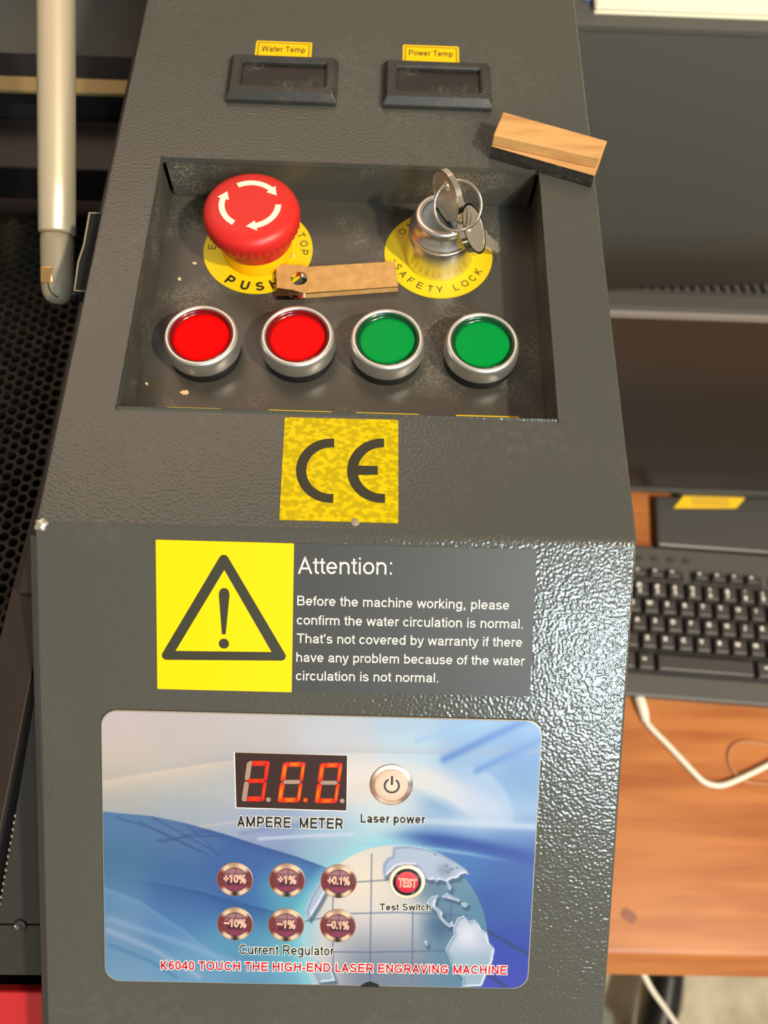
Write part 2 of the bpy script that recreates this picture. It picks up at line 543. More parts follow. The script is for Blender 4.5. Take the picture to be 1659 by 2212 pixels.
    if c == 'a': return [[(.11 + h * .7, .50)] + _e(.38, .49, .26 - h * .6, x - .49 - h, 165, 0, 9) + [(.66 - h, .16), (.70 - h * .6, 0)],
                         [(.66 - h, .42), (.46, .38)] + _e(.33, .205, .25 - h, .205 - h, 100, 300, 12) + [(.56, .12), (.66 - h, .26)]], .777
    if c == 'b': return [[(L, 0), (L, 1)], bowl(L, .71 - h)], .777
    if c == 'd': return [[(R, 0), (R, 1)], bowl(.07 + h, R)], .777
    if c == 'p': return [[(L, -.28), (L, x)], bowl(L, .71 - h)], .777
    if c == 'q': return [[(R, -.28), (R, x)], bowl(.07 + h, R)], .777
    if c == 'g': return [[(R, x), (R, -.06)] + _e((.09 + R) / 2, -.06, (R - .09) / 2 - h * .3, .22 - h, 0, -165, 9), bowl(.07 + h, R)], .777
    if c == 'c': return [_e(.37, x / 2, .32 - h, x / 2 - h, 40, 320, 18)], .70
    if c == 'e': return [[(.10, .36), (.70 - h, .36)] + _e(.385, x / 2, .325 - h, x / 2 - h, 2, 322, 20)], .777
    if c == 'f': return [[(.19, 0), (.19, .80)] + _e(.38, .80, .19, .20 - h, 180, 95, 5), [(.02, X), (.36, X)]], .39
    if c == 't': return [[(.19, .92), (.19, .17)] + _e(.36, .17, .17, .17 - h, 180, 275, 5), [(.02, X), (.36, X)]], .39
    if c == 'r': return [[(L, 0), (L, x)], [(L, .36)] + _e(.40, .42, .40 - L, X - .42, 175, 75, 7)], .465
    if c in 'hn': return [[(L, 0), (L, 1 if c == 'h' else x)], [(L, .40)] + _e((L + R) / 2, .44, (R - L) / 2, X - .44, 175, 0, 10) + [(R, 0)]], .777
    if c == 'u': return [[(R, 0), (R, x)], [(L, x), (L, .28)] + _e((L + R) / 2, .28, (R - L) / 2, .28 - h, 180, 360, 10) + [(R, .30)]], .777
    if c == 'm': return [[(L, 0), (L, x)], [(L, .42)] + _e((L + .58) / 2, .46, (.58 - L) / 2, X - .46, 175, 0, 9) + [(.58, 0)],
                         [(.58, .42)] + _e((.58 + 1.07 - h) / 2, .46, (1.07 - h - .58) / 2, X - .46, 175, 0, 9) + [(1.07 - h, 0)]], 1.163
    if c == 'i': return [[(.155, 0), (.155, x)], [(.155, 1 - w * 1.15), (.155, 1)]], .31
    if c == 'l': return [[(.155, 0), (.155, 1)]], .31
    if c == 'k': return [[(.09 + h, 0), (.09 + h, 1)], [(.09 + h, .22), (.64 - h, x)], [(.27, .40), (.68 - h, 0)]], .70
    if c == 'o': return [bowl(.05 + h, .725 - h)], .777
    if c == 's': return [_e(.345, .53 - h * .4, .26 - h * .7, x - .53 - h * .5, 20, 185, 9) + [(.13, .42), (.35, .37), (.57, .31)] + _e(.345, .20 + h * .2, .29 - h * .7, .20 - h * .8, 15, -165, 10)], .70
    if c == 'v': return [[(.02 + h, x), (.35, h * .6)], [(.68 - h, x), (.35, h * .6)], [(.35 - h, h * .8), (.35 + h, h * .8)]], .70
    if c == 'w': return [[(.02 + h, x), (.27, h * .6)], [(.27, h * .6), (.50, X)], [(.50, X), (.73, h * .6)], [(.73, h * .6), (.98 - h, x)], [(.27 - h, h * .8), (.27 + h, h * .8)], [(.73 - h, h * .8), (.73 + h, h * .8)], [(.5 - h * .9, X), (.5 + h * .9, X)]], 1.0
    if c == 'y': return [[(.02 + h, x), (.35, .02)], [(.68 - h, x), (.37, .0), (.30, -.15), (.20, -.28 + h), (.07, -.28 + h)]], .70
    if c == '0': return [['o'] + _e(.388, .5, .33 - h, .5 - h, 0, 350, 24)], .777
    if c == '1': return [[(.43, 0), (.43, 1)], [(.43, 1 - h), (.33, .84), (.15, .75)]], .777
    if c == '4': return [[(.53, 0), (.53, 1)], [(.53, 1 - h), (.06, .30), (.74, .30)]], .777
    if c == '6': return [['o'] + _e(.395, .325, .32 - h, .325 - h, 0, 345, 20), _e(.42, .5, .345 - h, .5 - h, 40, 195, 10)], .777
    if c == '%': return [['o'] + _e(.27, .76, .21 - h * .6, .24 - h * .6, 0, 340, 14), ['o'] + _e(.95, .24, .21 - h * .6, .24 - h * .6, 0, 340, 14), [(.36, -.03), (.88, 1.03)]], 1.24
    if c == '+': return [[(.40, .14), (.40, .78)], [(.06, .46), (.74, .46)]], .815
    if c == '\u2212': return [[(.02, .46), (.78, .46)]], .815
    if c == '-': return [[(.05, .36), (.42, .36)]], .465
    if c == '.': return [[(.195, 0), (.195, w * 1.15)]], .39
    if c == ',': return [[(.195, w * 1.15), (.195, 0), (.14, -.16)]], .39
    if c == ':': return [[(.195, 0), (.195, w * 1.15)], [(.195, x - w * 1.15), (.195, x)]], .39
    if c == '\u2019': return [[(.16, 1), (.16, .86), (.10, .70)]], .31
    return None, .39


def stroke_outline(pts, w):
    """polygons (as quads) of one stroke with mitred joints"""
    closed = pts[0] == 'o'
    P = [Vector(p) for p in (pts[1:] if closed else pts)]
    Q = [P[0]]
    for p in P[1:]:
        if (p - Q[-1]).length > 1e-4: Q.append(p)
    P = Q
    n = len(P)
    lft = []; rgt = []
    for i in range(n):
        if closed: d0 = (P[i] - P[i - 1]).normalized(); d1 = (P[(i + 1) % n] - P[i]).normalized()
        else:
            d0 = (P[i] - P[i - 1]).normalized() if i else (P[1] - P[0]).normalized()
            d1 = (P[i + 1] - P[i]).normalized() if i < n - 1 else d0
        t = (d0 + d1)
        t = t.normalized() if t.length > 1e-6 else d0
        nn = Vector((-t.y, t.x))
        k = 1 / max(.55, abs(nn.dot(Vector((-d0.y, d0.x)))))
        lft.append(P[i] + nn * (w / 2 * k)); rgt.append(P[i] - nn * (w / 2 * k))
    V = lft + rgt
    F_ = [(i, n + i, n + (i + 1) % n, (i + 1) % n) for i in range(n if closed else n - 1)]
    return V, F_


def grotesk(s, w, out=0.0, space=1.0):
    """mesh data of a line of text: vertices (n,3), faces; out widens every stroke (for outlines)"""
    key = ('g', s, w, out, space)
    if key in _txt: return _txt[key]
    V = []; F_ = []
    x = 0.
    for c in s:
        st, adv = glyph(c, w)
        for p in (st or []):
            q = p
            if out and p[0] != 'o' and len(p) > 1:            # lengthen open ends as well
                a, b = Vector(p[0]), Vector(p[1]); e, f = Vector(p[-1]), Vector(p[-2])
                q = [tuple(a + (a - b).normalized() * out)] + list(p[1:-1]) + [tuple(e + (e - f).normalized() * out)]
            v, f2 = stroke_outline(q, w + 2 * out)
            k = len(V)
            V += [(u.x + x, u.y, 0) for u in v]
            F_ += [tuple(i + k for i in g) for g in f2]
        x += adv * space
    _txt[key] = (np.array(V), F_)
    return _txt[key]


def text(name, s, a, b, cap, z, F, m, parent=None, w=.125, outline=None, space=1.0, zlift=0.00003, **kw):
    """write s from baseline point a to b (plane coordinates), capital height cap, stroke width w of the capital height"""
    a = Vector(a[:2]); b = Vector(b[:2])
    wd = (b - a).length
    ux = (b - a).normalized(); uy = Vector((-ux.y, ux.x))
    co0, _ = grotesk(s, w, 0.0, space)
    x0, x1 = co0[:, 0].min(), co0[:, 0].max()

    def one(o_, z, m, nm):
        co, fs = grotesk(s, w, o_, space)
        vs = []
        for c in co:
            p = a + ux * ((c[0] - x0) / (x1 - x0) * wd) + uy * (c[1] * cap)
            vs.append((p.x, p.y, z))
        return MB(F).add(vs, fs).build(nm, m, parent, **kw)
    o = one(0.0, z + zlift, m, name)
    if outline:
        one(outline[0], z, outline[1], name + '_outline')
    return o


def arc_text(name, chars, c, r, cap, z, m, parent, inward=False, w=.125, wf=1.0):
    """chars = [(char, angle in degrees)]; letters stand on a circle"""
    mb = MB()
    for ch, ang in chars:
        if ch == ' ': continue
        co, fs = grotesk(ch, w)
        t = math.radians(ang)
        er = Vector((math.cos(t), math.sin(t)))
        up = -er if inward else er
        rt = Vector((up.y, -up.x))
        xm = (co[:, 0].min() + co[:, 0].max()) / 2
        vs = []
        for q in co:
            p = Vector(c[:2]) + er * r + rt * ((q[0] - xm) * cap * wf) + up * ((q[1] - .5) * cap)
            vs.append((p.x, p.y, z))
        mb.add(vs, fs)
    return mb.build(name, m, parent)


# ================================================================== setting
def struct(o):
    o['kind'] = 'structure'
    return o


FZ = -1.27
struct(MB().box(-2.2, 3.0, -2.4, 1.9, FZ - .05, FZ).build('floor', M['floor']))
struct(MB().box(-2.2, 3.0, 1.9, 2.0, FZ, 1.6).build('wall_back', M['wall']))

# ================================================================== the engraving machine
mach = root('laser_engraver', (0, 0.1, FZ),
            'dark grey laser engraving machine with sloped control console of buttons, displays and yellow stickers', 'machine')
X0, X1 = -0.110, 0.110
RX0, RX1, RY0, RY1 = -0.0874, 0.084, 0.0498, 0.1800


def housing():
    # profile from far back, along the flat top, round the fold, down the slope
    R = 0.007
    prof = [(0.62, -1.2), (0.62, 0.0), (RY1, 0.0), (RY0, 0.0)]
    t = R * math.tan(SLOPE / 2)
    for k in range(7):
        a = SLOPE * k / 6
        prof.append((t - R * math.sin(a), -R + R * math.cos(a)))
    e = (-0.262 * math.cos(SLOPE), -0.262 * math.sin(SLOPE))
    prof += [e, (e[0] - .0, e[1] - .02), (e[0] + .02, -1.2)]
    xs = [X0, RX0, RX1, X1]
    mb = MB()
    vs = [(x, p[0], p[1]) for x in xs for p in prof]
    n = len(prof)
    fs = []; mi = []
    for c in range(3):
        for i in range(n):
            j = (i + 1) % n
            if c == 1 and i == 2:
                continue
            fs.append((c * n + i, c * n + j, (c + 1) * n + j, (c + 1) * n + i))
            mi.append(0)
    fs.append(tuple(reversed(range(n)))); fs.append(tuple(3 * n + i for i in range(n)))
    # lip walls of the opening
    k0 = len(vs)
    lip = [(RX0, RY1), (RX1, RY1), (RX1, RY0), (RX0, RY0)]
    vs += [(p[0], p[1], -0.0015) for p in lip]
    top = [n + 2, 2 * n + 2, 2 * n + 3, n + 3]
    for i in range(4):
        j = (i + 1) % 4
        fs.append((top[i], top[j], k0 + j, k0 + i))
    mb.add(vs, fs)
    return mb.build('console_housing', M['paint'], mach, bevel=0.0011, segs=3, angle=32)


housing()
# recessed button tray: floor and walls with mitred corner slits
g = 0.0005
TZ = -0.022
tw = 0.0012
mb = MB()
mb.box(RX0 - .004, RX1 + .004, RY0 - .004, RY1 + .004, TZ - .0015, TZ)
mb.build('tray_floor', M['tray'], mach, bevel=.0002)
for nm, bx in (('tray_wall', (RX0 - tw, RX0 - g, RY0 + g, RY1 - g)), ('tray_wall', (RX1 + g, RX1 + tw, RY0 + g, RY1 - g)),
               ('tray_wall', (RX0 + g, RX1 - g, RY1 + g, RY1 + tw)), ('tray_wall', (RX0 + g, RX1 - g, RY0 - tw, RY0 - g))):
    MB().box(*bx, TZ, -.0012).build(nm, M['tray'], mach, bevel=.0003)

# dent near the fold, bright weld at the left corner
MB().lathe([(0.0001, .0004), (.0014, .0003), (.0018, 0)], (0.0062, 0.0045, 0), 20).build('paint_blob', M['strut_end'], mach, smooth=True)
MB().lathe([(0.0028, 0), (.0026, .0012), (.0016, .0021), (.0001, .0024)], (X0 + .0022, 0.0005, -.0014), 20,
           rfun=lambda k, a, r: r * (1 + .18 * math.sin(5 * a + k))).build('weld_spot', M['weld'], mach, smooth=True)

# ---- two temperature displays
for bx, lab, wname, lx, ly in (((-.0626, -.0102), 'black temperature display under Water Temp sticker', 'Water Temp', (-.0517, -.0240), (.2475, .2607)),
                               ((.0116, .0638), 'black temperature display under Power Temp sticker', 'Power Temp', (.0210, .0489), (.2475, .2617))):
    x0, x1 = bx
    d = root('temperature_display', ((x0 + x1) / 2, .23, 0), None, None)
    d.parent = mach; d.location = Vector(((x0 + x1) / 2, .23, 0)) - mach.location
    d['label'] = lab
    yb, yt = .2170, .2455
    H = .0052
    # window opening in the bezel
    wx0, wx1, wy0, wy1 = x0 + .0054, x1 - .0046, yb + .0062, yt - .0040
    o = (x0 + .0022, x1 - .0022, yb + .0030, yt - .0018)
    mb = MB()
    ob = [(x0, yb, 0), (x1, yb, 0), (x1, yt, 0), (x0, yt, 0)]
    o1 = [(x0, yb, .0022), (x1, yb, .0022), (x1, yt, .0022), (x0, yt, .0022)]
    o2 = [(o[0], o[2], H), (o[1], o[2], H), (o[1], o[3], H), (o[0], o[3], H)]
    i1 = [(wx0, wy0, H), (wx1, wy0, H), (wx1, wy1, H), (wx0, wy1, H)]
    w = .0013
    i2 = [(wx0 + w, wy0 + w, H - .0010), (wx1 - w, wy0 + w, H - .0010), (wx1 - w, wy1 - w, H - .0010), (wx0 + w, wy1 - w, H - .0010)]
    i3 = [(wx0 + w, wy0 + w, H - .0028), (wx1 - w, wy0 + w, H - .0028), (wx1 - w, wy1 - w, H - .0028), (wx0 + w, wy1 - w, H - .0028)]
    rings = [ob, o1, o2, i1, i2, i3]
    fs = []
    for k in range(5):
        for i in range(4):
            j = (i + 1) % 4
            fs.append((k * 4 + i, k * 4 + j, k * 4 + 4 + j, k * 4 + 4 + i))
    mb.add([p for r in rings for p in r], fs)
    mb.build('bezel', M['bezel_plastic'], d, bevel=.0004, angle=20)
    MB().box(wx0 + w - .0003, wx1 - w + .0003, wy0 + w - .0003, wy1 - w + .0003, .0008, H - .0024).build('display_window', M['screen_dark'], d)
    # yellow name sticker
    cx = (lx[0] + lx[1]) / 2
    st = flat('name_sticker', [round_poly([(lx[0], ly[0]), (lx[1], ly[0]), (lx[1], ly[1]), (lx[0], ly[1])], .0009)], 0, .00022, FU, M['sticker'], mach,
              label='small yellow sticker reading ' + wname)
    b0 = .0011; b1 = .0015
    flat('border_line', [[(lx[0] + b0, ly[0]), (lx[1] - b0, ly[0]), (lx[1] - b0, ly[1] - b0), (lx[0] + b0, ly[1] - b0)],
                         [(lx[0] + b1, ly[0] + .0004), (lx[1] - b1, ly[0] + .0004), (lx[1] - b1, ly[1] - b1), (lx[0] + b1, ly[1] - b1)]],
         .00022, .00026, FU, M['ink'], st)
    text('lettering', wname, (lx[0] + .0030, ly[1] - .0076), (lx[1] - .0031, ly[1] - .0076), .0040, .00026, FU, M['ink'], st, w=.15)

# ---- legend rings and safety lettering
ES = Vector((-.0442, .1488, TZ)); LK = Vector((.0399, .1496, TZ))


def ring_sticker(c, label):
    o = flat('legend_ring', [circle(c.x, c.y, .0253, 96), circle(c.x, c.y, .012, 48)], TZ, TZ + .0004, FU, M['ring'], mach, label=label)
    return o


r1 = ring_sticker(ES, 'yellow legend ring reading EMERGENCY STOP and PUSH')
word = 'EMERGENCY STOP'
arc_text('lettering', [(ch, 178 - 180 * i / 13) for i, ch in enumerate(word) if ch != ' '], ES, .0215, .0036, TZ + .00045, M['ink'], r1, w=.14)
arc_text('lettering', [('P', 238.5), ('U', 258.5), ('S', 277), ('H', 295)], ES, .0213, .0050, TZ + .00045, M['ink_black'], r1, inward=True, w=.22)
r2 = ring_sticker(LK, 'yellow legend ring reading SAFETY LOCK')
arc_text('lettering', [('O', 143), ('N', 128)], LK, .0213, .0034, TZ + .00045, M['ink'], r2, w=.14)
arc_text('lettering', list(zip('-SAFETY LOCK', (193, 203.5, 217, 231, 245, 259, 271, 0, 292.5, 306, 319, 332.5))), LK, .0205, .0035, TZ + .00045, M['ink'], r2, inward=True, w=.14)

# ---- emergency stop
es = root('emergency_stop_button', ES, None, None)
es.parent = mach; es.location = ES - mach.location
es['label'] = 'red mushroom emergency stop button with cream arrows'
MB().lathe([(.0135, 0), (.0158, .0004), (.0160, .003), (.0159, .0088), (.0154, .0092), (.010, .0092)], ES, 72).build('collar', M['collar'], es, smooth=True, bevel=.0003)
# red head: neck, ribbed rim, shallow dome
prof = [(.010, .0078), (.0160, .0080), (.0167, .0090), (.0170, .0118), (.0178, .0144), (.0192, .0160), (.0199, .0168), (.0202, .0176), (.0203, .0186), (.0204, .0196),
        (.0209, .0204), (.0212, .0220), (.0211, .0235), (.0207, .0248), (.0199, .0261), (.0184, .0272), (.0160, .0279), (.0110, .0282), (.0050, .0282), (.0001, .0282)]


def ribs(k, a, r):
    amp = {7: .00045, 8: .0008, 9: .0006}.get(k, 0)
    return r + amp * max(-.1, math.sin(40 * a)) if amp else r


MB().lathe(prof, ES, 336, rfun=ribs).build('push_cap', M['stop_red'], es, smooth=True)
top = ES.z + .0282
for k, (a0, a1) in enumerate(((121, 32), (1, -88), (240, 152))):
    r = .0122; w = .00125
    n = 14
    outer = []; inner = []
    hd = 15
    for i in range(n + 1):
        t = math.radians(a0 + (a1 + hd - a0) * i / n)
        outer.append((ES.x + (r + w) * math.cos(t), ES.y + (r + w) * math.sin(t)))
        inner.append((ES.x + (r - w) * math.cos(t), ES.y + (r - w) * math.sin(t)))
    t = math.radians(a1 + hd); t2 = math.radians(a1 - 5)
    head = [(ES.x + (r + 2.1 * w) * math.cos(t), ES.y + (r + 2.1 * w) * math.sin(t)),
            (ES.x + (r + .2 * w) * math.cos(t2), ES.y + (r + .2 * w) * math.sin(t2)),
            (ES.x + (r - 2.1 * w) * math.cos(t), ES.y + (r - 2.1 * w) * math.sin(t))]
    flat('arrow', [outer + head + inner[::-1]], top - .0003, top + .00015, FU, M['cream'], es)

# ---- key lock
kl = root('key_switch', LK, None, None)
kl.parent = mach; kl.location = LK - mach.location
kl['label'] = 'silver key switch with stepped aluminium barrel'
MB().lathe([(.010, 0), (.0156, .0002), (.0158, .0012), (.0155, .0024), (.0151, .0070), (.0148, .0120), (.0146, .0150), (.0143, .0160), (.010, .0162)], LK, 72).build(
    'base_cone', M['alu'], kl, smooth=True, bevel=.0003)
MB().lathe([(.009, .0158), (.0142, .0159), (.0147, .0166), (.0147, .0174), (.0142, .0182), (.0131, .0204), (.0125, .0222), (.0123, .0234), (.0124, .0242), (.0121, .0252), (.0114, .0256), (.0098, .0256), (.0094, .0252), (.0093, .0240)],
           LK, 72, cap=False).build('barrel_cap', M['alu'], kl, smooth=True)
MB().lathe([(.0096, .0232), (.0096, .0244), (.0090, .0246), (.0001, .0246)], LK, 48).build('lock_face', M['zinc'], kl, smooth=False, bevel=.0002)
# keyway slot in the lock face (turned along the key)
KD = Vector((-.5, .866, 0)); KN = Vector((.866, .5, 0))
kc = LK + Vector((0, 0, .0247))
s1 = MB(); s1.add([kc + KD * a * .0052 + KN * b * .0009 + Vector((0, 0, h)) for h in (-.001, .0001) for a, b in ((-1, -1), (1, -1), (1, 1), (-1, 1))],
                  [(3, 2, 1, 0), (4, 5, 6, 7), (0, 1, 5, 4), (1, 2, 6, 5), (2, 3, 7, 6), (3, 0, 4, 7)])
s1.build('keyway', M['void'], kl)

# ---- four push buttons
BP = [(-.0619, .0910), (-.0214, .0922), (.0167, .0922), (.0571, .0919)]
BL = ['silver rimmed bright red push button, leftmost of the four', 'silver rimmed duller red push button, second from left',
      'silver rimmed green push button left of the other green one', 'silver rimmed green push button, rightmost of the four']


def push_button(i):
    x, y = BP[i]
    c = Vector((x, y, TZ))
    b = root('push_button', c, None, None)
    b.parent = mach; b.location = c - mach.location
    b['label'] = BL[i]
    MB().lathe([(.010, 0), (.0150, 0), (.0154, .0008), (.0154, .0054), (.0150, .0060), (.010, .0060)], c, 64).build('gasket', M['rubber'], b, smooth=True, bevel=.0003)
    MB().lathe([(.0130, .0056), (.0158, .0056), (.0160, .0063), (.0158, .0108), (.0155, .0124), (.0149, .0136), (.0140, .0139), (.0134, .0134), (.0131, .0122), (.0130, .0085)],
               c, 72, cap=False).build('bezel_ring', M['steel'], b, smooth=True)
    red = i < 2
    MB().lathe([(.0131, .0085), (.0131, .0134), (.0128, .0135), (.0124, .0124), (.0119, .0116), (.0114, .0115)], c, 64, cap=False).build('lens_edge', M['lens_rim_red' if red else 'lens_rim_green'], b, smooth=True)
    MB().lathe([(.0117, .0080), (.0117, .0115), (.0114, .0117), (.0100, .0118), (.005, .01185), (.0001, .01185)], c, 64).build(
        'lens', M[('lens_red', 'lens_red2', 'lens_green', 'lens_green')[i]], b, smooth=True)


for i in range(4): push_button(i)

# ---- four button labels half hidden under the lip of the tray
for (u0, v0, u1, v1) in ((361, 880, 480, 883), (578, 885, 719, 890), (767, 891, 907, 895), (983, 896, 1123, 901)):
    a = pz(u0, v0, TZ); b = pz(u1, v1, TZ)
    y = (a.y + b.y) / 2
    st = flat('button_label', [round_poly([(a.x, .0508), (b.x, .0508), (b.x, y), (a.x, y)], .0010)], TZ, TZ + .0003, FU, M['ring'], mach)
    MB().box(a.x + .0014, b.x - .0014, .0515, y - .0011, TZ + .0003, TZ + .00034).build('dark_field', M['ink'], st)

# ---- CE sticker
cq = [(-.0226, .0474), (.0215, .0478), (.0221, .0044), (-.0216, .0044)]
ce = flat('mark_sticker', [round_poly(cq, .0006)], 0, .0003, FU, M['sticker_mottled'], mach, label='square mottled yellow sticker with black CE mark')


def cepx(x, y):
    p = pz(560 + x / 4.879, 880 + y / 4.879, .0003)
    return (p.x, p.y)


def arc(cx, cy, rx, ry, a0, a1, n=28):
    return [(cx + rx * math.cos(math.radians(a0 + (a1 - a0) * i / n)), cy - ry * math.sin(math.radians(a0 + (a1 - a0) * i / n))) for i in range(n + 1)]


C = [(790, 330)] + arc(752, 668, 364, 338, 92, 268) + [(780, 1006), (782, 910)] + arc(762, 668, 267, 246, 266, 94) + [(790, 422)]
flat('mark_letter', [[cepx(*p) for p in C]], .0003, .00036, FU, M['ink'], ce)
E_ = [(1316, 330)] + arc(1290, 668, 364, 338, 92, 268) + [(1325, 1006), (1325, 912)] + arc(1300, 668, 262, 244, 266, 190, 16) + [(1046, 712), (1249, 712), (1249, 618), (1042, 614)] + arc(1300, 668, 262, 246, 167, 94, 16) + [(1317, 420)]
flat('mark_letter', [[cepx(*p) for p in E_]], .0003, .00036, FU, M['ink'], ce)

# ---- attention label on the slope (two fields)
PX = lambda u, v: pl(u, v)
yq = [(-.0661, -.0043), (-.0158, -.0043), (-.0158, -.0606), (-.0658, -.0606)]
ys = flat('warning_sticker', [round_poly(yq, .0004)], 0, .0003, FL, M['sticker'], mach, label='bright yellow warning field with black triangle')
aq = [(-.0158, -.0043), (.0731, -.0040), (.0735, -.0600), (-.0158, -.0606)]
asg = flat('attention_label', [round_poly(aq, .0004)], 0, .00025, FL, M['attn'], mach, label='black label with white Attention text')
c3 = lambda x, y: pl(320 + x / 1.929, 1140 + y / 1.929)
tri_o = round_poly([c3(316, 78), c3(28, 553), c3(602, 556)], [.0016 * 1.0, .0019, .0019])
tri_i = [c3(318, 175), c3(115, 512), c3(515, 517)]
tri_o = round_poly([c3(316, 92), c3(44, 549), c3(588, 553)], [.0018, .0017, .0017])
flat('warning_triangle', [tri_o, tri_i], .0003, .00036, FL, M['ink'], ys)
ex = [c3(295, 275), c3(300, 258), c3(311, 251), c3(324, 251), c3(335, 258), c3(340, 275), c3(338, 300), c3(324, 443), c3(308, 443), c3(297, 300)]
flat('exclamation_stroke', [ex], .0003, .00036, FL, M['ink'], ys)
p = c3(316.5, 482)
flat('exclamation_dot', [circle(p[0], p[1], .0019, 28)], .0003, .00036, FL, M['ink'], ys)
for s, xa, ya, xb, yb, cap in (('Attention:', 625, 191, 1015, 194, .00625), ('Before the machine working, please', 622, 322, 1503, 341, .0036),
                               ('confirm the water circulation is normal.', 620, 402, 1560, 419, .0036),
                               ("That\u2019s not covered by warranty if there", 620, 479, 1557, 495, .0036),
                               ('have any problem because of the water', 618, 557, 1568, 573, .0036), ('circulation is not normal.', 616, 634, 1208, 643, .0036)):
    a = c3(xa, ya); b = c3(xb, yb)
    text('lettering', s, a, b, cap, .0003, FL, M['ink_white'], asg, w=.118 if cap < .005 else .105)

# ---- printed control plate
plx0, plx1, plt, plb, rad = -.0868, .0788, -.0690, -.1790, .0060
PH = .0010
MB(FL).prism(round_poly([(plx0, plb), (plx1, plb), (plx1, plt), (plx0, plt)], rad), 0, PH - .0001).build(
    'control_plate', M['plate_edge'], mach, bevel=.0003, label='blue and white printed control plate with globe picture')
plate = bpy.data.objects['control_plate']


def S(e0, e1, x):
    t = np.clip((x - e0) / (e1 - e0), 0, 1)
    return t * t * (3 - 2 * t)


def inside(poly, X, Y):
    r = np.zeros(X.shape, bool)
    n = len(poly)
    for i in range(n):
        x0, y0 = poly[i]; x1, y1 = poly[(i + 1) % n]
        if y0 == y1: continue
        c = ((y0 > Y) != (y1 > Y)) & (X < (x1 - x0) * (Y - y0) / (y1 - y0) + x0)
        r ^= c
    return r


def seg_dist(pts, X, Y):
    d = np.full(X.shape, 1e9)
    for (x0, y0), (x1, y1) in zip(pts[:-1], pts[1:]):
        dx, dy = x1 - x0, y1 - y0
        t = np.clip(((X - x0) * dx + (Y - y0) * dy) / (dx * dx + dy * dy + 1e-9), 0, 1)
        d = np.minimum(d, np.hypot(X - x0 - t * dx, Y - y0 - t * dy))
    return d


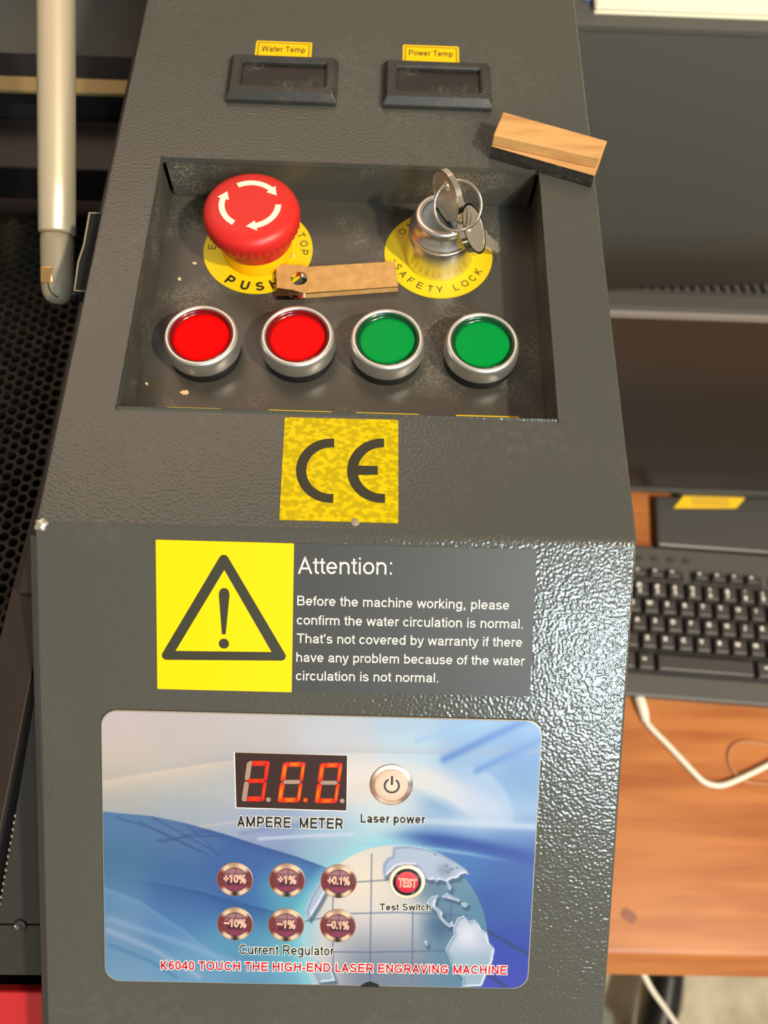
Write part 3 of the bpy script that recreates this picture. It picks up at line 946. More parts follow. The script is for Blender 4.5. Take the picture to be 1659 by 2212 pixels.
def artwork(X, Y):
    """the print on the plate: blue swooshes and a globe (coordinates of the print, colours 0-255)"""
    ctrl = [  # upper, pale part
        (240, 1550, 205, 192, 186), (400, 1550, 200, 190, 182), (560, 1550, 200, 194, 188), (720, 1550, 195, 200, 200), (880, 1550, 172, 196, 216), (1020, 1550, 150, 185, 222), (1150, 1550, 140, 176, 222),
        (240, 1620, 206, 194, 176), (400, 1620, 200, 190, 176), (560, 1610, 196, 190, 184), (720, 1620, 200, 205, 205), (880, 1630, 190, 215, 222), (1020, 1620, 140, 175, 222), (1150, 1620, 104, 144, 212),
        (240, 1690, 190, 182, 166), (400, 1690, 190, 188, 176), (500, 1690, 180, 184, 184), (780, 1680, 226, 216, 196), (900, 1690, 190, 205, 205), (1020, 1680, 140, 175, 215), (1150, 1690, 110, 150, 205),
        (240, 1740, 165, 172, 175), (400, 1745, 160, 172, 185), (560, 1780, 166, 176, 200), (700, 1790, 180, 192, 208), (840, 1775, 225, 225, 215), (980, 1775, 190, 212, 225), (1120, 1775, 180, 205, 225),
        (600, 1815, 120, 140, 190), (700, 1830, 140, 185, 210), (800, 1810, 165, 210, 220), (860, 1830, 130, 195, 220), (950, 1810, 60, 100, 190), (1130, 1815, 50, 86, 186), (1130, 1870, 52, 92, 186),
        (1000, 1860, 60, 110, 195), (1100, 1950, 48, 84, 180), (1130, 2050, 42, 66, 186), (1090, 2110, 60, 70, 196)]
    low = [(240, 1780, 84, 120, 178), (400, 1810, 84, 116, 176), (560, 1850, 66, 100, 178), (660, 1890, 70, 120, 196), (240, 1860, 70, 116, 166), (400, 1880, 66, 106, 172), (500, 1890, 60, 96, 182),
           (620, 1930, 90, 170, 205), (240, 1940, 84, 128, 182), (400, 1950, 70, 112, 186), (540, 1960, 58, 96, 182), (640, 1990, 90, 170, 200), (240, 2010, 116, 146, 190), (380, 2010, 78, 124, 192),
           (520, 2020, 84, 150, 200), (630, 2060, 106, 175, 205), (240, 2060, 96, 142, 192), (400, 2070, 98, 150, 200), (540, 2090, 84, 140, 190), (250, 2105, 120, 155, 195), (420, 2110, 110, 155, 200)]

    def field(pts, sig):
        W = np.zeros(X.shape) + 1e-12
        A = np.zeros(X.shape + (3,))
        for x, y, r, g_, b in pts:
            w = np.exp(-((X - x) ** 2 + ((Y - y) * 1.3) ** 2) / (2 * sig * sig)) + 1e-9 / (1 + (X - x) ** 2 + (Y - y) ** 2)
            W += w
            A += w[..., None] * np.array([r, g_, b])
        return A / W[..., None]

    up = field(ctrl, 48.)
    lo = field(low, 42.)

    def blend(A, col, m):
        return A * (1 - m[..., None]) + np.array(col, float) * m[..., None]

    # pale sweeping bands, upper left and the two big arcs behind the power button
    b1 = 1688 - 62 * np.sin(np.clip((X - 230) / 520, 0, 1.2) * 1.55)
    up = blend(up, (222, 204, 174), .75 * np.exp(-np.clip(Y - b1, 0, None) / 22) * S(-6, 2, Y - b1) * S(620, 420, X))
    up = blend(up, (172, 166, 168), .5 * np.exp(-np.clip(b1 - Y, 0, None) / 10) * S(2, -4, Y - b1) * S(300, 420, X))
    d = np.hypot((X - 760) / 1.02, Y - 1995)
    e = np.hypot((X - 800) / 1.55, (Y - 1860))
    up = blend(up, (228, 222, 206), .70 * S(162, 176, e) * S(236, 196, e) * S(1800, 1740, Y) * S(600, 760, X))
    up = blend(up, (128, 166, 206), .75 * S(168, 150, e) * S(116, 150, e) * S(880, 950, X) * S(1775, 1740, Y))
    e2 = np.hypot((X - 990) / 1.0, (Y - 1770))
    up = blend(up, (178, 196, 220), .60 * S(124, 112, e2) * S(1790, 1765, Y) * S(960, 1040, X))
    for (x0, y0, x1, y1, w_, c_) in ((960, 1640, 1160, 1545, 9, (72, 120, 212)), (1030, 1665, 1165, 1600, 8, (90, 132, 212)), (900, 1600, 1060, 1560, 6, (150, 190, 228))):
        up = blend(up, c_, .75 * np.exp(-(seg_dist([(x0, y0), (x1, y1)], X, Y) / w_) ** 2))
    # deep blue ribbon to the right, pale edge under it
    yc = 1800 + (X - 780) ** 2 * .00036
    rib = np.exp(-((Y - yc - 4) / np.where(Y > yc, 20, 14)) ** 2) * S(800, 960, X)
    up = blend(up, (36, 70, 176), .95 * rib)
    yc2 = 1822 + np.clip(X - 740, 0, None) ** 2 * .00030
    up = blend(up, (140, 190, 222), .7 * np.exp(-((Y - yc2) / 4.5) ** 2) * S(720, 840, X) * S(1150, 960, X))
    up = blend(up, (205, 220, 224), .6 * np.exp(-((Y - 1773 - (X - 900) * .05) / 9) ** 2) * S(830, 900, X))
    # wispy blue strokes under AMPERE METER
    for pts, w_, c_ in (([(520, 1800), (600, 1788), (700, 1776)], 4, (122, 140, 190)), ([(430, 1786), (520, 1774), (640, 1768)], 3, (196, 190, 186)), ([(560, 1812), (660, 1806), (760, 1802)], 4, (206, 214, 226))):
        up = blend(up, c_, .7 * np.exp(-(seg_dist(pts, X, Y) / w_) ** 2))
    # dark blue wave, its upper edge
    ex_ = np.array([225, 240, 330, 400, 480, 560, 640, 700, 760]); ey_ = np.array([1753, 1755, 1763, 1778, 1800, 1826, 1850, 1872, 1900])
    edge = np.interp(X, ex_, ey_)
    lo = blend(lo, (52, 82, 160), .75 * np.exp(-np.clip(Y - edge, 0, None) / 16) * S(330, 480, X))
    m2 = S(-1.6, 1.6, Y - edge) * S(770, 715, X + (Y - 1900) * -.1)
    # second fold
    edge2 = np.interp(X, [225, 330, 430, 520, 620, 700], [1896, 1905, 1925, 1950, 1975, 2000])
    lo = blend(lo, (44, 84, 160), .8 * np.exp(-np.clip(Y - edge2, 0, None) / 22) * S(-2, 2, Y - edge2) * S(240, 420, X) * S(640, 560, X))
    edge3 = np.interp(X, [225, 300, 400, 500], [1915, 1945, 2010, 2090])
    lo = blend(lo, (126, 168, 208), .45 * np.exp(-np.clip(Y - edge3, 0, None) / 30) * S(-3, 3, Y - edge3))
    for pts, w_, c_, a_ in (([(235, 2010), (330, 2050), (430, 2110)], 7, (160, 178, 206), .6), ([(235, 2040), (320, 2074), (380, 2110)], 4, (70, 120, 176), .6), ([(235, 1985), (400, 2040), (520, 2085)], 8, (140, 172, 210), .5),
                            ([(250, 1765), (330, 1790), (430, 1840)], 2, (54, 84, 150), .7), ([(330, 1766), (410, 1810), (478, 1848)], 2, (54, 84, 150), .7), ([(340, 1816), (420, 1806), (520, 1806)], 2, (50, 80, 150), .6),
                            ([(350, 1820), (420, 1800), (480, 1794)], 2, (50, 80, 150), .6), ([(300, 1775), (380, 1812), (450, 1846)], 2, (50, 80, 150), .5), ([(400, 1780), (440, 1812), (470, 1846)], 2, (50, 80, 150), .5)):
        lo = blend(lo, c_, a_ * np.exp(-(seg_dist(pts, X, Y) / w_) ** 2))
    A = up * (1 - m2[..., None]) + lo * m2[..., None]
    # dark lines lower right
    for pts in ([(1050, 2010), (1140, 2060)], [(1050, 2100), (1090, 2130)]):
        A = blend(A, (40, 60, 120), .85 * np.exp(-(seg_dist(pts, X, Y) / 4) ** 2))
    # ------- globe
    gx, gy, gr = 852., 2030., 201.
    d = np.hypot(X - gx, (Y - gy) * .985)
    A = blend(A, (150, 214, 226), .55 * S(gr + 34, gr, d) * S(gr - 4, gr + 2, d) * S(980, 820, X))
    G = np.zeros(X.shape + (3,)) + np.array([200., 200, 196])
    G = blend(G, (232, 220, 192), np.exp(-((X - 775) ** 2 + (Y - 1900) ** 2) / (2 * 70 ** 2)))
    G = blend(G, (104, 118, 150), S(1960, 2110, Y) * S(680, 790, X) * .85)
    G = blend(G, (92, 130, 168), S(880, 960, X) * .9)
    G = blend(G, (80, 128, 170), S(960, 1020, X) * S(1900, 1960, Y) * .8)
    G = blend(G, (150, 200, 214), S(700, 664, X) * .8)
    G = blend(G, (96, 122, 150), .75 * np.exp(-((X - 925) ** 2 / 40 ** 2 + (Y - 1920) ** 2 / 25 ** 2)))
    G = blend(G, (60, 90, 140), .75 * np.exp(-((X - 950) ** 2 + (Y - 2000) ** 2) / 34 ** 2))
    for pts in ([(803, 1845), (801, 1980), (799, 2120)], [(892, 1960), (890, 2110)], [(975, 1950), (973, 2010)], [(722, 1870), (718, 1980), (720, 2110)], [(660, 1990), (740, 1974), (860, 1971), (1010, 1978)],
                [(700, 2056), (800, 2057), (960, 2054)], [(680, 1920), (760, 1906), (850, 1900)]):
        G = blend(G, (78, 98, 146), .75 * np.exp(-(seg_dist(pts, X, Y) / 1.6) ** 2))
    k = lambda L: [(680 + x / 3.19, 1520 + y / 3.19) for x, y in L]
    lands = [k([(540, 985), (640, 978), (760, 998), (860, 1035), (960, 1090), (1035, 1140), (1062, 1176), (1030, 1166), (1000, 1180), (985, 1200), (945, 1205), (915, 1222), (940, 1262), (934, 1290), (918, 1270), (905, 1225), (860, 1210),
                (835, 1228), (825, 1208), (790, 1216), (760, 1200), (700, 1110), (620, 1105), (560, 1120), (500, 1180), (480, 1190), (466, 1150), (470, 1100), (500, 1060), (530, 1050)]),
             k([(790, 1345), (810, 1330), (850, 1322), (835, 1350), (826, 1395), (850, 1410), (880, 1440), (875, 1470), (900, 1500), (925, 1520), (945, 1500), (958, 1530), (925, 1540), (890, 1512), (862, 1480), (840, 1430), (800, 1400), (775, 1370)]),
             k([(985, 1478), (1025, 1463), (1060, 1500), (1100, 1492), (1130, 1520), (1145, 1552), (1185, 1580), (1200, 1650), (1238, 1690), (1222, 1780), (1180, 1870), (1150, 1945), (1020, 1950), (1020, 1890), (950, 1815), (925, 1745), (903, 1690), (925, 1645), (960, 1592), (955, 1540)]),
             k([(880, 1330), (910, 1308), (960, 1335), (1000, 1352), (995, 1364), (940, 1345)]), k([(1010, 1372), (1055, 1378), (1040, 1402), (1015, 1392)]), k([(756, 1640), (768, 1634), (780, 1660), (770, 1668)]),
             [(660, 1965), (672, 1935), (690, 1905), (712, 1880), (724, 1884), (706, 1920), (690, 1950), (668, 1985)], [(672, 2085), (690, 2074), (716, 2095), (724, 2118), (690, 2122)]]
    inside_g = S(gr + .8, gr - .8, d)
    for L in lands:
        sd = seg_dist(L + [L[0]], X + 5, Y - 7)
        ins_sh = inside(L, X - 4, Y - 7)
        G = blend(G, (52, 78, 122), .65 * np.where(ins_sh, 1.0, np.exp(-(seg_dist(L + [L[0]], X - 4, Y - 7) / 3) ** 2)))
    A = A * (1 - inside_g[..., None]) + G * inside_g[..., None]
    for L in lands:
        ins = inside(L, X, Y)
        sd = seg_dist(L + [L[0]], X, Y)
        body = np.zeros(X.shape + (3,)) + np.array([176., 190, 208])
        body = blend(body, (148, 176, 196), S(2040, 2075, Y) * .9)
        body = blend(body, (214, 218, 220), np.exp(-((X - 1010) ** 2 + (Y - 2020) ** 2) / 28 ** 2))
        body = blend(body, (120, 134, 166), .7 * np.exp(-((X - 960) ** 2 + (Y - 1880) ** 2) / 16 ** 2))
        sd2 = seg_dist(L + [L[0]], X + 2.2, Y + 1.6)
        body = blend(body, (236, 238, 236), .9 * np.exp(-(sd2 / 2.0) ** 2))
        body = blend(body, (110, 134, 168), .55 * np.exp(-(seg_dist(L + [L[0]], X - 3.5, Y - 3.0) / 2.6) ** 2))
        a = np.where(ins, 1.0, np.clip(1.2 - sd, 0, 1))
        A = A * (1 - a[..., None]) + body * a[..., None]
    for (px_, py2, rr) in ((965, 1870, 3), (975, 1878, 4), (968, 1884, 3), (987, 1875, 3), (940, 1847, 2)):
        A = blend(A, (92, 110, 150), np.exp(-(np.hypot(X - px_, (Y - py2) * 1.6) / rr) ** 2))
    A = A * np.stack([np.ones(X.shape), 1.03 - .03 * np.clip(A[..., 0] / 205., 0, 1), .88 + .19 * np.clip(A[..., 0] / 205., 0, 1)], -1)
    return np.clip(A, 0, 255)


def srgb2lin(A):
    a = A / 255.
    return np.where(a <= .04045, a / 12.92, ((a + .055) / 1.055) ** 2.4)


def colour_mesh(name, V, Fq, rgb, m, parent, label=None):
    me = bpy.data.meshes.new(name)
    me.vertices.add(len(V)); me.vertices.foreach_set('co', V.ravel())
    n = len(Fq); w = Fq.shape[1]
    me.loops.add(n * w); me.loops.foreach_set('vertex_index', Fq.ravel().astype(np.int32))
    me.polygons.add(n); me.polygons.foreach_set('loop_start', np.arange(0, n * w, w, dtype=np.int32))
    me.update(calc_edges=True)
    at = me.color_attributes.new('Col', 'FLOAT_COLOR', 'POINT')
    at.data.foreach_set('color', np.concatenate([rgb, np.ones((len(V), 1))], 1).astype(np.float32).ravel())
    me.materials.append(m)
    return finish(name, me, m, parent, label=label)


def print_sheet():
    nx, ny = 470, 312
    u = np.linspace(0, 1, nx); v = np.linspace(0, 1, ny)
    inset = .0004
    x0, x1, s0, s1 = plx0 + inset, plx1 - inset, plb + inset, plt - inset
    r = rad
    U, Vv = np.meshgrid(u, v)
    s = s0 + (s1 - s0) * Vv
    # rows shrink inside the rounded corners
    dc = np.maximum(0, np.maximum(s0 + r - s, s - (s1 - r)))
    ins = r - np.sqrt(np.maximum(0, r * r - dc * dc))
    x = (x0 + ins) + (x1 - x0 - 2 * ins) * U
    P = np.stack([x, s, np.full(x.shape, PH)], -1).reshape(-1, 3)
    W = np.outer(P[:, 0], [1, 0, 0]) + np.outer(P[:, 1], list(LS)) + np.outer(P[:, 2], list(LN))
    X, Y = project(W)
    rgb = srgb2lin(artwork(X, Y))
    i = np.arange(ny - 1)[:, None] * nx + np.arange(nx - 1)[None]
    Fq = np.stack([i, i + 1, i + 1 + nx, i + nx], -1).reshape(-1, 4)
    colour_mesh('printed_sheet', W, Fq, rgb, M['print'], plate)


print_sheet()
# black nick in the lower edge of the plate
a = pl(800, 2126)
MB(FL).prism([(a[0] - .0042, plb - .0002), (a[0] + .0038, plb - .0002), (a[0] + .0030, plb + .0010), (a[0], plb + .0022), (a[0] - .0020, plb + .0016)], PH, PH + .0001).build('edge_nick', M['void'], plate)

# ---- ampere meter
led = root('ampere_meter', FL((-.0155, -.0952, PH)), None, None)
led.parent = mach; led.location = FL((-.0155, -.0952, PH)) - mach.location
led['label'] = 'red seven segment display showing 30.0'
q = [(-.0366, -.0843), (.00555, -.0845), (.00575, -.1063), (-.0359, -.1060)]
flat('white_margin', [[(q[0][0] - .00045, q[0][1] + .0001), (q[1][0] + .00015, q[1][1] + .0001), (q[2][0] + .00015, q[2][1] - .0004), (q[3][0] - .0004, q[3][1] - .0004)]], PH, PH + .00008, FL, M['ink_white'], led)
flat('display_window', [q], PH + .00004, PH + .00028, FL, M['led_case'], led)
Z1 = PH + .00030
cs = .04225 / 834


def l5(x, y):                                            # coordinates inside the display drawing
    p = pl(480 + x / 3.456, 1600 + y / 3.456)
    return p


def seg_poly(dx, dy, pts):
    """pts in digit units: x 0..180, y 0..300 (down), slanted"""
    return [l5(dx + x + (300 - y) * .145, dy - 300 + y) for x, y in pts]


T = 33
G_ = 3
SEG = {
    'a': [(T + 8, 0), (136, 0), (136, T + 3), (T + 8, T + 3)],
    'b': [(140, 0), (150, 0), (163, 6), (168, 18), (168, 134), (158, 146), (142, 130)],
    'c': [(157, 150), (168, 160), (168, 284), (158, 296), (146, 300), (142, 300), (142, 166)],
    'd': [(T + 8, 300 - T - 3), (138, 300 - T - 3), (138, 300), (T + 8, 300)],
    'e': [(12, 150), (T + 4, 166), (T + 4, 300), (16, 300), (4, 294), (0, 284), (0, 162)],
    'f': [(16, 4), (26, 0), (T + 4, 0), (T + 4, 130), (12, 146), (0, 134), (0, 14)],
    'g': [(18, 148), (36, 133), (138, 133), (153, 148), (138, 163), (36, 163)],
}


def segment(poly, on, gain=1.0):
    c = Vector((sum(p[0] for p in poly) / len(poly), sum(p[1] for p in poly) / len(poly)))
    if not on:
        MB(FL).prism(poly, Z1 - .0001, Z1).build('segment', M['led_off'], led)
        return
    n = len(poly)
    a = sum(poly[i][0] * poly[(i + 1) % n][1] - poly[(i + 1) % n][0] * poly[i][1] for i in range(n))
    if a < 0: poly = poly[::-1]
    pts = [Vector(p) for p in poly]
    ring2 = [c + (p - c) * .62 for p in pts]
    V = []; col = []
    ed = np.array((1.0, .022, .020)); mid = np.array((1.0, .07 * gain, .010)); ctr = np.array((1.0, .22 * gain, .003))
    for p in pts: V.append(FL((p.x, p.y, Z1 - .0001))); col.append(ed)
    for p in pts: V.append(FL((p.x, p.y, Z1))); col.append(ed)
    for p in ring2: V.append(FL((p.x, p.y, Z1))); col.append(mid)
    V.append(FL((c.x, c.y, Z1))); col.append(ctr)
    fs = []
    for i in range(n):
        j = (i + 1) % n
        fs += [(i, j, n + j), (i, n + j, n + i), (n + i, n + j, 2 * n + j), (n + i, 2 * n + j, 2 * n + i), (2 * n + i, 2 * n + j, 3 * n)]
    colour_mesh('segment', np.array([list(v) for v in V]), np.array(fs), np.array(col), M['led_on'], led)


for dx, dy, on, gn in ((148, 440, 'abcdg', .35), (414, 448, 'abcdef', 1.35), (690, 454, 'abcdef', 1.1)):
    for k_, pts in SEG.items():
        segment(seg_poly(dx, dy, pts), k_ in on, gn)
for x, y, on in ((348, 428, 0), (623, 431, 1), (897, 437, 0)):
    p = l5(x, y)
    segment([tuple(v) for v in circle(p[0], p[1], .00092, 20)], on, 1.2)

# ---- round printed / pressed buttons


def polar_button(name, c, r, fun, z, parent, dome=0.0, nr=22, na=72, m=None):
    V = []; col = []
    for i in range(nr + 1):
        rr = i / nr
        for k in range(na):
            t = 2 * math.pi * k / na
            h = z + dome * (1 - rr ** 4)
            V.append(FL((c[0] + r * rr * math.cos(t), c[1] + r * rr * math.sin(t), h if i < nr else z - .0001)))
            col.append(fun(rr, math.degrees(t)))
    fs = []
    for i in range(nr):
        for k in range(na):
            l = (k + 1) % na
            fs.append((i * na + k, (i + 1) * na + k, (i + 1) * na + l, i * na + l))
    return colour_mesh(name, np.array([list(v) for v in V]), np.array(fs), srgb2lin(np.array(col, float)), m or M['printed_metal'], parent)


def mixc(a, b, t):
    t = max(0., min(1., t))
    return tuple(a[i] * (1 - t) + b[i] * t for i in range(3))


def reg(rr, t):
    if rr > .97: return (150, 120, 96)
    if rr > .70:                                         # printed metal ring: cream top and bottom, maroon sides
        a = t % 360
        c = (206, 180, 152)
        for c0, w_, cc in ((0, 38, (98, 36, 38)), (180, 38, (108, 42, 42)), (270, 12, (30, 24, 24)), (95, 16, (160, 130, 108))):
            dd = abs((a - c0 + 180) % 360 - 180)
            c = mixc(cc, c, (dd - w_ + 9) / 18)
        e = (rr - .70) / .27
        return mixc(c, (120, 90, 76), .5 * (abs(e - .5) * 2) ** 3)
    if rr > .64: return (64, 30, 36)
    y = rr / .64 * math.sin(math.radians(t)); x = rr / .64 * math.cos(math.radians(t))
    c = mixc((112, 48, 66), (142, 100, 108), (y - .15) * 2.2)
    c = mixc(c, (66, 28, 42), 1.1 - abs(y + .28) * 3.2 if abs(x) < .7 else 0)
    c = mixc(c, (120, 50, 78), (-y - .45) * 3)
    if abs(x - .08) < .03 and y > .15: c = (84, 44, 54)
    if abs(y - .55 - .1 * x * x) < .03: c = (90, 50, 58)
    return c


for (x, s), t_, lab in zip([(-.0363, -.1353), (-.0163, -.1352), (.0035, -.1352), (-.0361, -.1537), (-.0164, -.1537), (.0036, -.1536)],
                           ['+10%', '+1%', '+0.1%', '\u221210%', '\u22121%', '\u22120.1%'], range(6)):
    b = root('regulator_button', FL((x, s, PH)), None, None)
    b.parent = mach; b.location = FL((x, s, PH)) - mach.location
    b['label'] = 'round maroon printed button marked ' + t_.replace('\u2212', '-')
    polar_button('button_face', (x, s), .00695, reg, PH + .00018, b, dome=.0002)
    w = {4: .0042, 3: .0034, 5: .0042}[len(t_)] if len(t_) != 5 else .0042
    if len(t_) == 3: w = .0034
    text('lettering', t_, (x - w, s - .0008), (x + w, s - .0011), .0030, PH + .00052, FL, M['ink_coral'], b, w=.125, outline=(.055, M['ink_white']))


def pwr(rr, t):
    if rr > .97: return (96, 62, 52)
    if rr > .80:
        c = (206, 184, 164)
        for c0, w_, cc in ((75, 60, (240, 230, 214)), (190, 34, (150, 110, 92)), (320, 26, (120, 92, 80)), (5, 10, (60, 48, 46)), (270, 20, (188, 160, 138))):
            dd = abs((t - c0 + 180) % 360 - 180)
            c = mixc(cc, c, (dd - w_ + 14) / 28)
        return c
    if rr > .77: return (170, 142, 122)
    return mixc((212, 190, 170), (192, 168, 148), rr)


pb = root('power_button', FL((.0225, -.0956, PH)), None, None)
pb.parent = mach; pb.location = FL((.0225, -.0956, PH)) - mach.location
pb['label'] = 'round beige metal power button'
polar_button('button_face', (.0225, -.0956), .0081, pwr, PH + .0003, pb, dome=.0004)
pc = (.0227, -.0957); pr = .0027; pw = .00035
ao = [(pc[0] + (pr + pw) * math.cos(math.radians(t)), pc[1] + (pr + pw) * math.sin(math.radians(t))) for t in range(118, 423, 9)]
ai = [(pc[0] + (pr - pw) * math.cos(math.radians(t)), pc[1] + (pr - pw) * math.sin(math.radians(t))) for t in range(418, 117, -9)]
flat('power_symbol_arc', [ao + ai], PH + .0007, PH + .00076, FL, M['ink_black'], pb)
flat('power_symbol_bar', [[(pc[0] - .0004, pc[1] + .0003), (pc[0] + .0004, pc[1] + .0003), (pc[0] + .0004, pc[1] + .0038), (pc[0] - .0004, pc[1] + .0038)]], PH + .0007, PH + .00076, FL, M['ink_black'], pb)


def tst(rr, t):
    if rr > .80:
        c = (238, 222, 194)
        dd = abs((t - 300 + 180) % 360 - 180)
        return mixc((214, 190, 160), c, dd / 60) if rr < .95 else (200, 180, 156)
    if rr > .60:
        c = (22, 14, 18)
        for c0 in (30, 150, 300): c = mixc((90, 76, 76), c, abs((t - c0 + 180) % 360 - 180) / 18)
        return c
    y = rr / .6 * math.sin(math.radians(t))
    return mixc((196, 22, 54), (216, 70, 76), (y + .2))


tb = root('test_button', FL((.0298, -.1348, PH)), None, None)
tb.parent = mach; tb.location = FL((.0298, -.1348, PH)) - mach.location
tb['label'] = 'round red button marked TEST with black and cream rim'
polar_button('button_face', (.0298, -.1348), .0070, tst, PH + .00018, tb, dome=.0002)
text('lettering', 'TEST', (.0265, -.1365), (.0333, -.1368), .0033, PH + .00052, FL, M['ink_coral'], tb, w=.13, outline=(.055, M['ink_white']))

# ---- printed captions on the plate
PXT = [('AMPERE  METER', 513, 1783, 741, 1788, .0044, 'ink_black', .20, .045, 1.0), ('Laser power', 779, 1774, 918, 1776, .0037, 'ink_black', .195, .035, 1.0),
       ('Test Switch', 820, 1963, 930, 1963, .0029, 'ink_black', .185, .05, 1.0), ('Current Regulator', 518, 2057, 722, 2060, .0041, 'ink_black', .155, .05, 1.0),
       ('K6040 TOUCH THE HIGH-END LASER ENGRAVING MACHINE', 349, 2090, 1094, 2101, .0037, 'ink_red', .185, .07, 1.0)]
for s, xa, ya, xb, yb, cap, mm, bo, ou, sp in PXT:
    text('lettering', s, pl(xa, ya), pl(xb, yb), cap, PH + .00004, FL, M[mm], plate, w=bo, outline=(ou, M['ink_white']), zlift=.00006)

# ---- side flange, ledge and lower left frame of the machine
MB(FL).box(-.1128, -.1103, -.212, -.004, -.03, -.002).build('side_flange', M['dark_paint'], mach, bevel=.0005)
pol = lambda pts, z, lim=-.1133: [(min(pz(u, v, z).x, lim), pz(u, v, z).y) for u, v in pts]
polS = lambda pts, h, lim=-.1133: [(min(pl(u, v, h)[0], lim), pl(u, v, h)[1]) for u, v in pts]
MB().box(-.1205, -.1102, -.02, .60, -.026, -.020).build('side_ledge', M['brown_paint'], mach, bevel=.0006)
zA = -.035
MB().prism(pol([(100, 990), (20, 1290), (-90, 1740), (-25, 1925), (70, 1450), (100, 1180)], zA), zA - .003, zA).build('front_frame', M['brown_paint'], mach, bevel=.0006)
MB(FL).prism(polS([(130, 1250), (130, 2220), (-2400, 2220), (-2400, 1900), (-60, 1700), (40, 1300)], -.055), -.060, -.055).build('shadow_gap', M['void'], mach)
hB = -.034
MB(FL).prism(polS([(74, 1510), (0, 1950), (-8, 1996), (150, 1998), (150, 1510)], hB), hB - .012, hB).build('frame_plate', M['dark_paint'], mach, bevel=.0006)
MB(FL).prism(polS([(-2400, 1999.5), (150, 1999.5), (150, 2108), (-2400, 2090)], hB), hB - .012, hB).build('frame_plate', M['dark_paint'], mach, bevel=.0006)
sc = pl(44, 1999, hB)
MB(FL).lathe([(.0030, 0), (.0026, .0010), (.0018, .0014), (.0014, .0006), (.0001, .0006)], (sc[0], sc[1], hB), 24).build('frame_screw', M['dark_paint'], mach, smooth=True)
w0 = pl(35, 1997, hB)
MB(FL).lathe([(.0006, 0), (.0005, .0013), (.0001, .0016)], (w0[0], w0[1], hB), 12).build('screw_burr', M['weld'], mach, smooth=True)
MB(FL).prism(polS([(-2400, 2120), (150, 2145), (150, 2420), (-2400, 2420)], -.040), -.046, -.040).build('front_door', M['red_panel'], mach, bevel=.0012, label='red painted lower front door')
# row of bright beads standing in for the glare along the frame plate edge
for i in range(14):
    t = i / 13
    a = pl(33 - 33 * t, 1762 + 190 * t, hB)
    MB(FL).box(a[0] - .0003, a[0] + .0004, a[1] - .0006, a[1] + .0006, hB - .002, hB + .0003).build('edge_glint', M['weld'], mach)

# black bracket with pale rim beside the strut
bz_ = -.010
bo = pol([(193, 460), (222, 461), (190, 629), (161, 628), (169, 566), (181, 530)], bz_, -.1102)
bk = root('side_bracket', (sum(p[0] for p in bo) / 6, sum(p[1] for p in bo) / 6, bz_), None, None)
bk.parent = mach; bk.location = bk.location - mach.location
MB().prism(bo, bz_ - .008, bz_).build('bracket_body', M['void'], bk, bevel=.0003)
MB().tube([(*p, bz_) for p in (bo[1], bo[0], bo[5], bo[4], bo[3], bo[2])], .00045, 8).build('bracket_rim', M['strut_end'], bk, smooth=True)

# ---- inside of the machine to the left: walls, rail, honeycomb
MB().box(-.70, -.1205, .62, .64, -.34, .10).build('rear_panel', M['dark_paint'], mach)
MB().box(-.72, -.70, -.10, .64, -.36, .0).build('left_panel', M['dark_paint'], mach, bevel=.001)
MB().box(-.72, -.1102, -.20, .64, FZ, -.36).build('lower_cabinet', M['dark_paint'], mach, bevel=.002)
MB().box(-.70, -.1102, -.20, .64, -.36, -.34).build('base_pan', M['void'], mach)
MB().box(-.70, -.121, .344, .357, -.103, -.0995).build('gantry_rail', M['rail'], mach, bevel=.001)
MB().box(-.70, -.121, .357, .385, -.135, -.104).build('gantry_beam', M['void'], mach, bevel=.001)
MB().box(-.70, -.121, .300, .344, -.150, -.122).build('gantry_beam', M['black'], mach, bevel=.001)
MB().box(-.70, -.121, .385, .60, -.20, -.16).build('rear_shelf', M['cabinet'], mach, bevel=.001)
a = pz(150, 205, -.098); c_ = pz(157, 240, -.121)
MB().lathe([(.002, 0), (.002, .0008), (.0012, .0012), (.0001, .0012)], (c_.x, c_.y, -.122), 16).build('gantry_screw', M['strut_end'], mach, smooth=True)
MB().box(-.70, -.125, .335, .42, -.215, -.199).build('bed_edge_bar', M['brown_paint'], mach, bevel=.001)


def honeycomb():
    bed = root('honeycomb_bed', (-.30, .15, -.225), 'dark honeycomb metal cutting bed beneath the champagne strut', 'honeycomb bed')
    a = .0044; wall = .00055; h = .016; zt = -.200
    mb = MB()
    dx = a * 1.5; dy = a * math.sqrt(3)
    nx = int(.30 / dx); ny = int(.36 / dy)
    ca = [(math.cos(math.radians(60 * k)), math.sin(math.radians(60 * k))) for k in range(6)]
    for i in range(nx):
        for j in range(ny):
            cx = -.42 + i * dx + random.uniform(-.0003, .0003); cy = -.03 + j * dy + (dy / 2 if i % 2 else 0)
            vs = []
            zz = zt + random.uniform(-.0006, .0006)
            for r, z in ((a, zz), (a - wall * random.uniform(1., 2.2), zz), (a - wall, zt - h)):
                vs += [(cx + c[0] * r, cy + c[1] * r, z) for c in ca]
            fs = []
            for k in range(6):
                l = (k + 1) % 6
                fs += [(k, l, 6 + l, 6 + k), (6 + k, 6 + l, 12 + l, 12 + k)]
            mb.add(vs, fs)
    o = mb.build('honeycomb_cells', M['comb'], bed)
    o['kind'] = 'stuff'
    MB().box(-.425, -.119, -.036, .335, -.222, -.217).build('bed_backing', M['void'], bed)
    MB().box(-.119, -.113, -.036, .335, -.222, -.195).build('bed_frame', M['brown_paint'], bed)


honeycomb()

